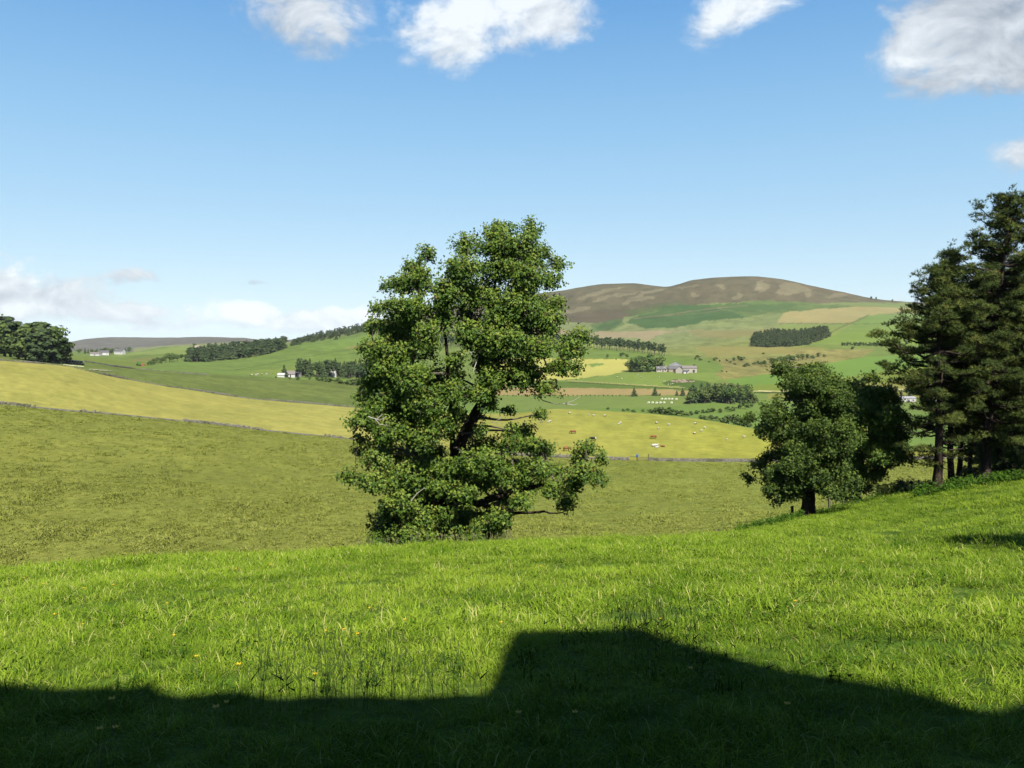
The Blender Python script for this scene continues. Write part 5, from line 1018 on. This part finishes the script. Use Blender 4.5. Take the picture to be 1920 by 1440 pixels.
for k_ in range(9):
    px = 121 + k_ * 4.3; p = place(px, 0.19 * (px - 119) * .45 + 684.5, 3.05); mb = MB(); mb.box((0, 0, .15), (1.0, .12, .38), .0, jit=.05); o = mb.build('pale_sheet', M_white); o.location = p; tag(o, 'pale sheet edge at the foot of the black silage bales', 'sheet', 'pale sheets below the silage bales')
M_straw = mat('bleached_wood', (.62, .58, .36, 1), .8, .2)
for i_, (x0, y0, x1, y1) in enumerate([(176, 700, 200, 695.5), (187, 702, 211, 697), (168, 698, 186, 695)]):
    a_ = place(x0, y0, 4.2); b_ = place(x1, y1, 4.2); mb = MB(); mb.tube(np.array([[0, 0, .3], (b_ - a_) * .5 + [0, 0, .4], b_ - a_ + [0, 0, .3]]), .22, 6); o = mb.build('pale_pole', M_straw); o.location = a_
    tag(o, ['long pale pole lying on the green behind the upper wall, middle of three', 'lowest and rightmost of three pale poles lying behind the upper wall', 'leftmost of three pale poles lying behind the upper wall'][i_], 'pole', 'pale poles behind the upper wall')
# rocky mound
rk = MB(); pc = place(1276, 715, 5.0)
for _ in range(60):
    q = place(1276 + rf.normal(0, 9), 714.5 + rf.normal(0, 1.2), 5.0) - pc; rk.box(q, np.array([2.2, 2.0, .9]) * rf.uniform(.4, 1.1, 3), rf.uniform(0, 3), jit=.2, tint=rf.uniform(0, 1))
M_rock = mat('pink_rock', (.34, .25, .18, 1), .9, .1, tintmix=(.52, .42, .33, 1)); o = rk.build('rock_pile', M_rock); o.location = pc; tag(o, 'pinkish heap of field stones on the mound below the farm', 'rocks')
M_sh = [mat('dark_opening', (.03, .025, .02, 1))]

# ------------------------------------------------------------ buildings
M_cream = mat('cream_harling', (.50, .46, .38, 1), .9, .1, noise=[(1, (.48, .44, .36, 1), .5, .45, .7)]); M_sand = mat('sandstone', (.46, .38, .27, 1), .9, .1, noise=[(1.2, (.32, .27, .2, 1), .6, .45, .7)])
M_slate = mat('slate_roof', (.12, .115, .12, 1), .7, .3, noise=[(1, (.18, .16, .16, 1), .5, .4, .7)]); M_tin = mat('pale_tin_roof', (.40, .40, .40, 1), .6, .3, noise=[(.6, (.28, .27, .26, 1), .6, .4, .7)]); M_asb = mat('brown_grey_roof', (.24, .21, .19, 1), .8, .2)
M_whit = mat('whitewash', (.66, .65, .61, 1), .8, .2); M_glass = mat('window_glass', (.04, .05, .06, 1), .1, .6); M_door = mat('dark_door', (.06, .05, .045, 1), .6, .3)
def gabled(name, p, L_, Wd, hw, hr, rz, mw, mr, label, cat='building', group=None, wins=(), doors=(), chim=(), dormers=(), gwins=()):
    root = thing(name, p, label, cat, group, rz); l, w_ = L_ / 2, Wd / 2
    b = MB(); v = [[-l, -w_, -1], [l, -w_, -1], [l, w_, -1], [-l, w_, -1], [-l, -w_, hw], [l, -w_, hw], [l, w_, hw], [-l, w_, hw], [-l, 0, hw + hr], [l, 0, hw + hr]]
    b.add(v, [[0, 1, 5, 4], [2, 3, 7, 6]]); b.f += [np.array([[1, 2, 6, 9, 5], [3, 0, 4, 8, 7]])]; b.mi += [np.zeros(2, int)]; b.build('wall', mw, root)
    b = MB(); o_ = .35; sl = hr / w_
    for s_ in (-1, 1):
        ed = hw - o_ * sl; v = [[-l - .2, s_ * (w_ + o_), ed], [l + .2, s_ * (w_ + o_), ed], [l + .2, 0, hw + hr + .02], [-l - .2, 0, hw + hr + .02]]
        v2 = [[a, c_, e + .18] for a, c_, e in v]; b.add(v + v2, [[0, 1, 2, 3], [4, 5, 6, 7], [0, 1, 5, 4], [1, 2, 6, 5], [3, 0, 4, 7]])
    b.build('roof', mr, root)
    for (x, z, a, c_) in wins: b = MB(); b.box((x, -w_ - .02, z), (a, .12, c_)); b.build('window', M_glass, root)
    for (y, z, a, c_) in gwins: b = MB(); b.box((l + .02, y, z), (.12, a, c_)); b.build('window', M_glass, root)
    for (x, a, c_) in doors: b = MB(); b.box((x, -w_ - .03, c_ / 2), (a, .14, c_)); b.build('door', M_door, root)
    for x in chim: b = MB(); b.box((x, 0, hw + hr + .3), (.9, .8, 1.5)); b.build('chimney', mw, root)
    for x in dormers:
        b = MB(); y = -w_ * .62; z = hw + hr * .45; b.add([[x - .7, y - .5, z - .9], [x + .7, y - .5, z - .9], [x + .7, y - .5, z + .3], [x, y - .5, z + .9], [x - .7, y - .5, z + .3], [x - .7, y + 1.4, z - .9], [x + .7, y + 1.4, z - .9], [x + .7, y + 1.4, z + .3], [x, y + 1.8, z + .9], [x - .7, y + 1.4, z + .3]],
                          [[0, 1, 6, 5], [1, 2, 7, 6], [2, 3, 8, 7], [3, 4, 9, 8], [4, 0, 5, 9]]); b.f.append(np.array([[0, 1, 2, 3, 4]])); b.mi.append(np.zeros(1, int)); dm = b.build('dormer', M_whit, root)
        b = MB(); b.box((x, y - .53, z - .2), (.8, .06, .9)); b.build('window', M_glass, dm)
    return root
F_ = lambda px, py: place(px, py, 5.5)
gf = 'stone farm buildings'
gabled('farmhouse', F_(1239, 697), 9.8, 5.5, 2.7, 2.3, .12, M_cream, M_slate, 'cream farmhouse with slate roof and two white dormers, left of the barns', 'house', gf, wins=[(-3.6, 1.6, 1, 1.2), (-1.4, 1.6, 1, 1.2), (3.4, 1.6, 1, 1.2)], doors=[(1.2, 1, 2.1)], chim=(-4.7, 4.7), dormers=(-2.8, 2.8))
gabled('barn', F_(1267, 692), 14, 12, 3.6, 2.9, pi / 2 - .15, M_tin, M_tin, 'big pale tin barn with a low gable behind the other farm buildings', 'barn', gf)
gabled('barn', F_(1264, 697), 10.5, 6.5, 2.8, 2.7, -.1, M_sand, M_slate, 'long dark roofed barn right of the farmhouse', 'barn', gf, doors=[(0, 2.4, 2.3)])
gabled('barn', F_(1274, 699), 6.5, 6.5, 3.0, 2.9, pi / 2 - .25, M_cream, M_slate, 'stone barn with its sunny gable to the camera', 'barn', gf, doors=())
gabled('barn', F_(1291, 698), 13.5, 7, 4.0, 1.9, .08, M_cream, M_asb, 'long barn with shallow brown grey roof at the right end of the farm', 'barn', gf, doors=[(3.8, 2, 2.4)], wins=[(-1, 2, 1, 1)])
gabled('shed', F_(1285, 700), 4.2, 4, 2.0, 1.2, .05, M_whit, M_slate, 'small white lean-to shed in front of the long barn', 'shed', gf, doors=[(.8, 1, 1.7)])
gw = 'far white houses on the left'
gabled('cottage', place(180, 667, 6), 12, 7, 2.6, 1.8, 0, M_whit, M_asb, 'low white house, leftmost of the three far white houses', 'house', gw, doors=[(0, 1, 2)])
gabled('cottage', place(197, 666, 6), 11, 8, 4.0, 2.6, .3, M_whit, M_slate, 'white house in the middle of the three far white houses', 'house', gw, wins=[(-3, 2, 1, 1.2), (3, 2, 1, 1.2)])
gabled('cottage', place(225, 664.5, 6), 14, 8, 5.0, 3.0, -.2, M_whit, M_slate, 'largest white house, rightmost of the three far white houses', 'house', gw, wins=[(-4, 3, 1, 1.2), (0, 3, 1, 1.2), (4, 3, 1, 1.2)], chim=(-6,))
gabled('shed', place(370, 652, 6.5), 8, 6, 2.5, 1.5, 0, M_whit, M_sand, 'tiny pale building beside the lone round tree on the left crest', 'shed')
gc = 'white cottages left of the sycamore'
gabled('cottage', place(528, 707, 5.05), 5, 4, 1.8, 1.0, 0, M_whit, M_whit, 'tiny white hut at the left end of the white cottages', 'hut', gc)
gabled('cottage', place(543, 707, 5.05), 8, 6, 2.4, 2.2, .2, M_whit, M_asb, 'white cottage with brown roof under the lone conifer', 'house', gc, wins=[(-2, 1.3, .9, 1)], doors=[(.8, .9, 1.9)])
gabled('cottage', place(553, 706, 5.05), 9, 5, 2.2, 1.6, -.1, M_whit, M_slate, 'long white cottage next to the brown roofed one', 'house', gc, wins=[(-2, 1.3, .9, 1), (2, 1.3, .9, 1)])
gabled('cottage', place(626, 707, 5.05), 4.5, 4.2, 4.6, 3.6, pi / 2, M_whit, M_asb, 'narrow white gable among the pines', 'house', gc, gwins=[(0, 2, 1, 1.2), (0, 5, .8, .9)])
gabled('cottage', place(638, 705, 5.05), 5, 4, 2.0, 1.2, 0, M_whit, M_whit, 'tiny white hut right of the narrow white gable', 'hut', gc)
gs = 'farm buildings glimpsed left of and through the pines'
gabled('shed', place(1620, 713, 5.5), 4.5, 3.5, 1.5, .7, 0, M_cream, M_whit, 'small cream hut in the field left of the pines', 'hut', gs)
gabled('shed', place(1634, 712, 5.5), 6, 3.5, 1.3, .6, 0, M_sand, M_asb, 'low brown hut right of the cream hut', 'hut', gs)
gabled('shed', place(1700, 752, 4.1), 12, 6, 2.4, 1.2, .1, M_whit, M_tin, 'low white shed glimpsed through the leftmost pine', 'shed', gs)
gabled('shed', place(1752, 752, 4.1), 9, 6, 2.4, 1.2, -.1, M_whit, M_tin, 'white shed glimpsed between the pine trunks', 'shed', gs)
# green machine in the valley on the left
M_gm = mat('green_paint', (.10, .28, .05, 1), .4, .4); M_or = mat('orange_paint', (.45, .14, .08, 1), .5, .3); M_tyre = mat('tyre', (.02, .02, .02, 1))
p = place(262, 686, 5.2); tr = thing('tractor', p, 'small green tractor with an orange implement in the left valley', 'tractor'); 
mb = MB(); mb.box((-.6, 0, 1.4), (2.6, 1.4, 1.3)); mb.box((-1.2, 0, 2.4), (1.4, 1.4, 1.2)); mb.build('body', M_gm, tr)
for (x, y, r_) in ((-1.4, -.9, .85), (-1.4, .9, .85), (.6, -.8, .5), (.6, .8, .5)): mb = MB(); mb.tube([[x, y - .2, r_], [x, y + .2, r_]], r_, 12); mb.build('wheel', M_tyre, tr)
mb = MB(); mb.box((2.6, 0, 1.0), (2.2, 1.6, 1.3)); mb.box((2.6, 0, .2), (1.2, 1.8, .5)); mb.build('implement', M_or, tr)

# ------------------------------------------------------------ air
mh = bpy.data.materials.new('thin_air'); mh.use_nodes = True; t = N(mh.node_tree); t.n.remove(t.n['Principled BSDF']); pv = t.new('ShaderNodeVolumePrincipled')
pv.inputs['Color'].default_value = (.80, .90, 1, 1); pv.inputs['Density'].default_value = .000022; t.l.new(pv.outputs[0], t.n['Material Output'].inputs['Volume'])
zt = float(TP[..., 2].max()) + 30; zb = float(min(TP[..., 2].min(), -70)) - 5
mb = MB(); mb.box((0, 5900, (zt + zb) / 2), (24000, 12700, zt - zb)); o = mb.build('haze', mh); tag(o, 'thin summer haze over the valley', kind='stuff')
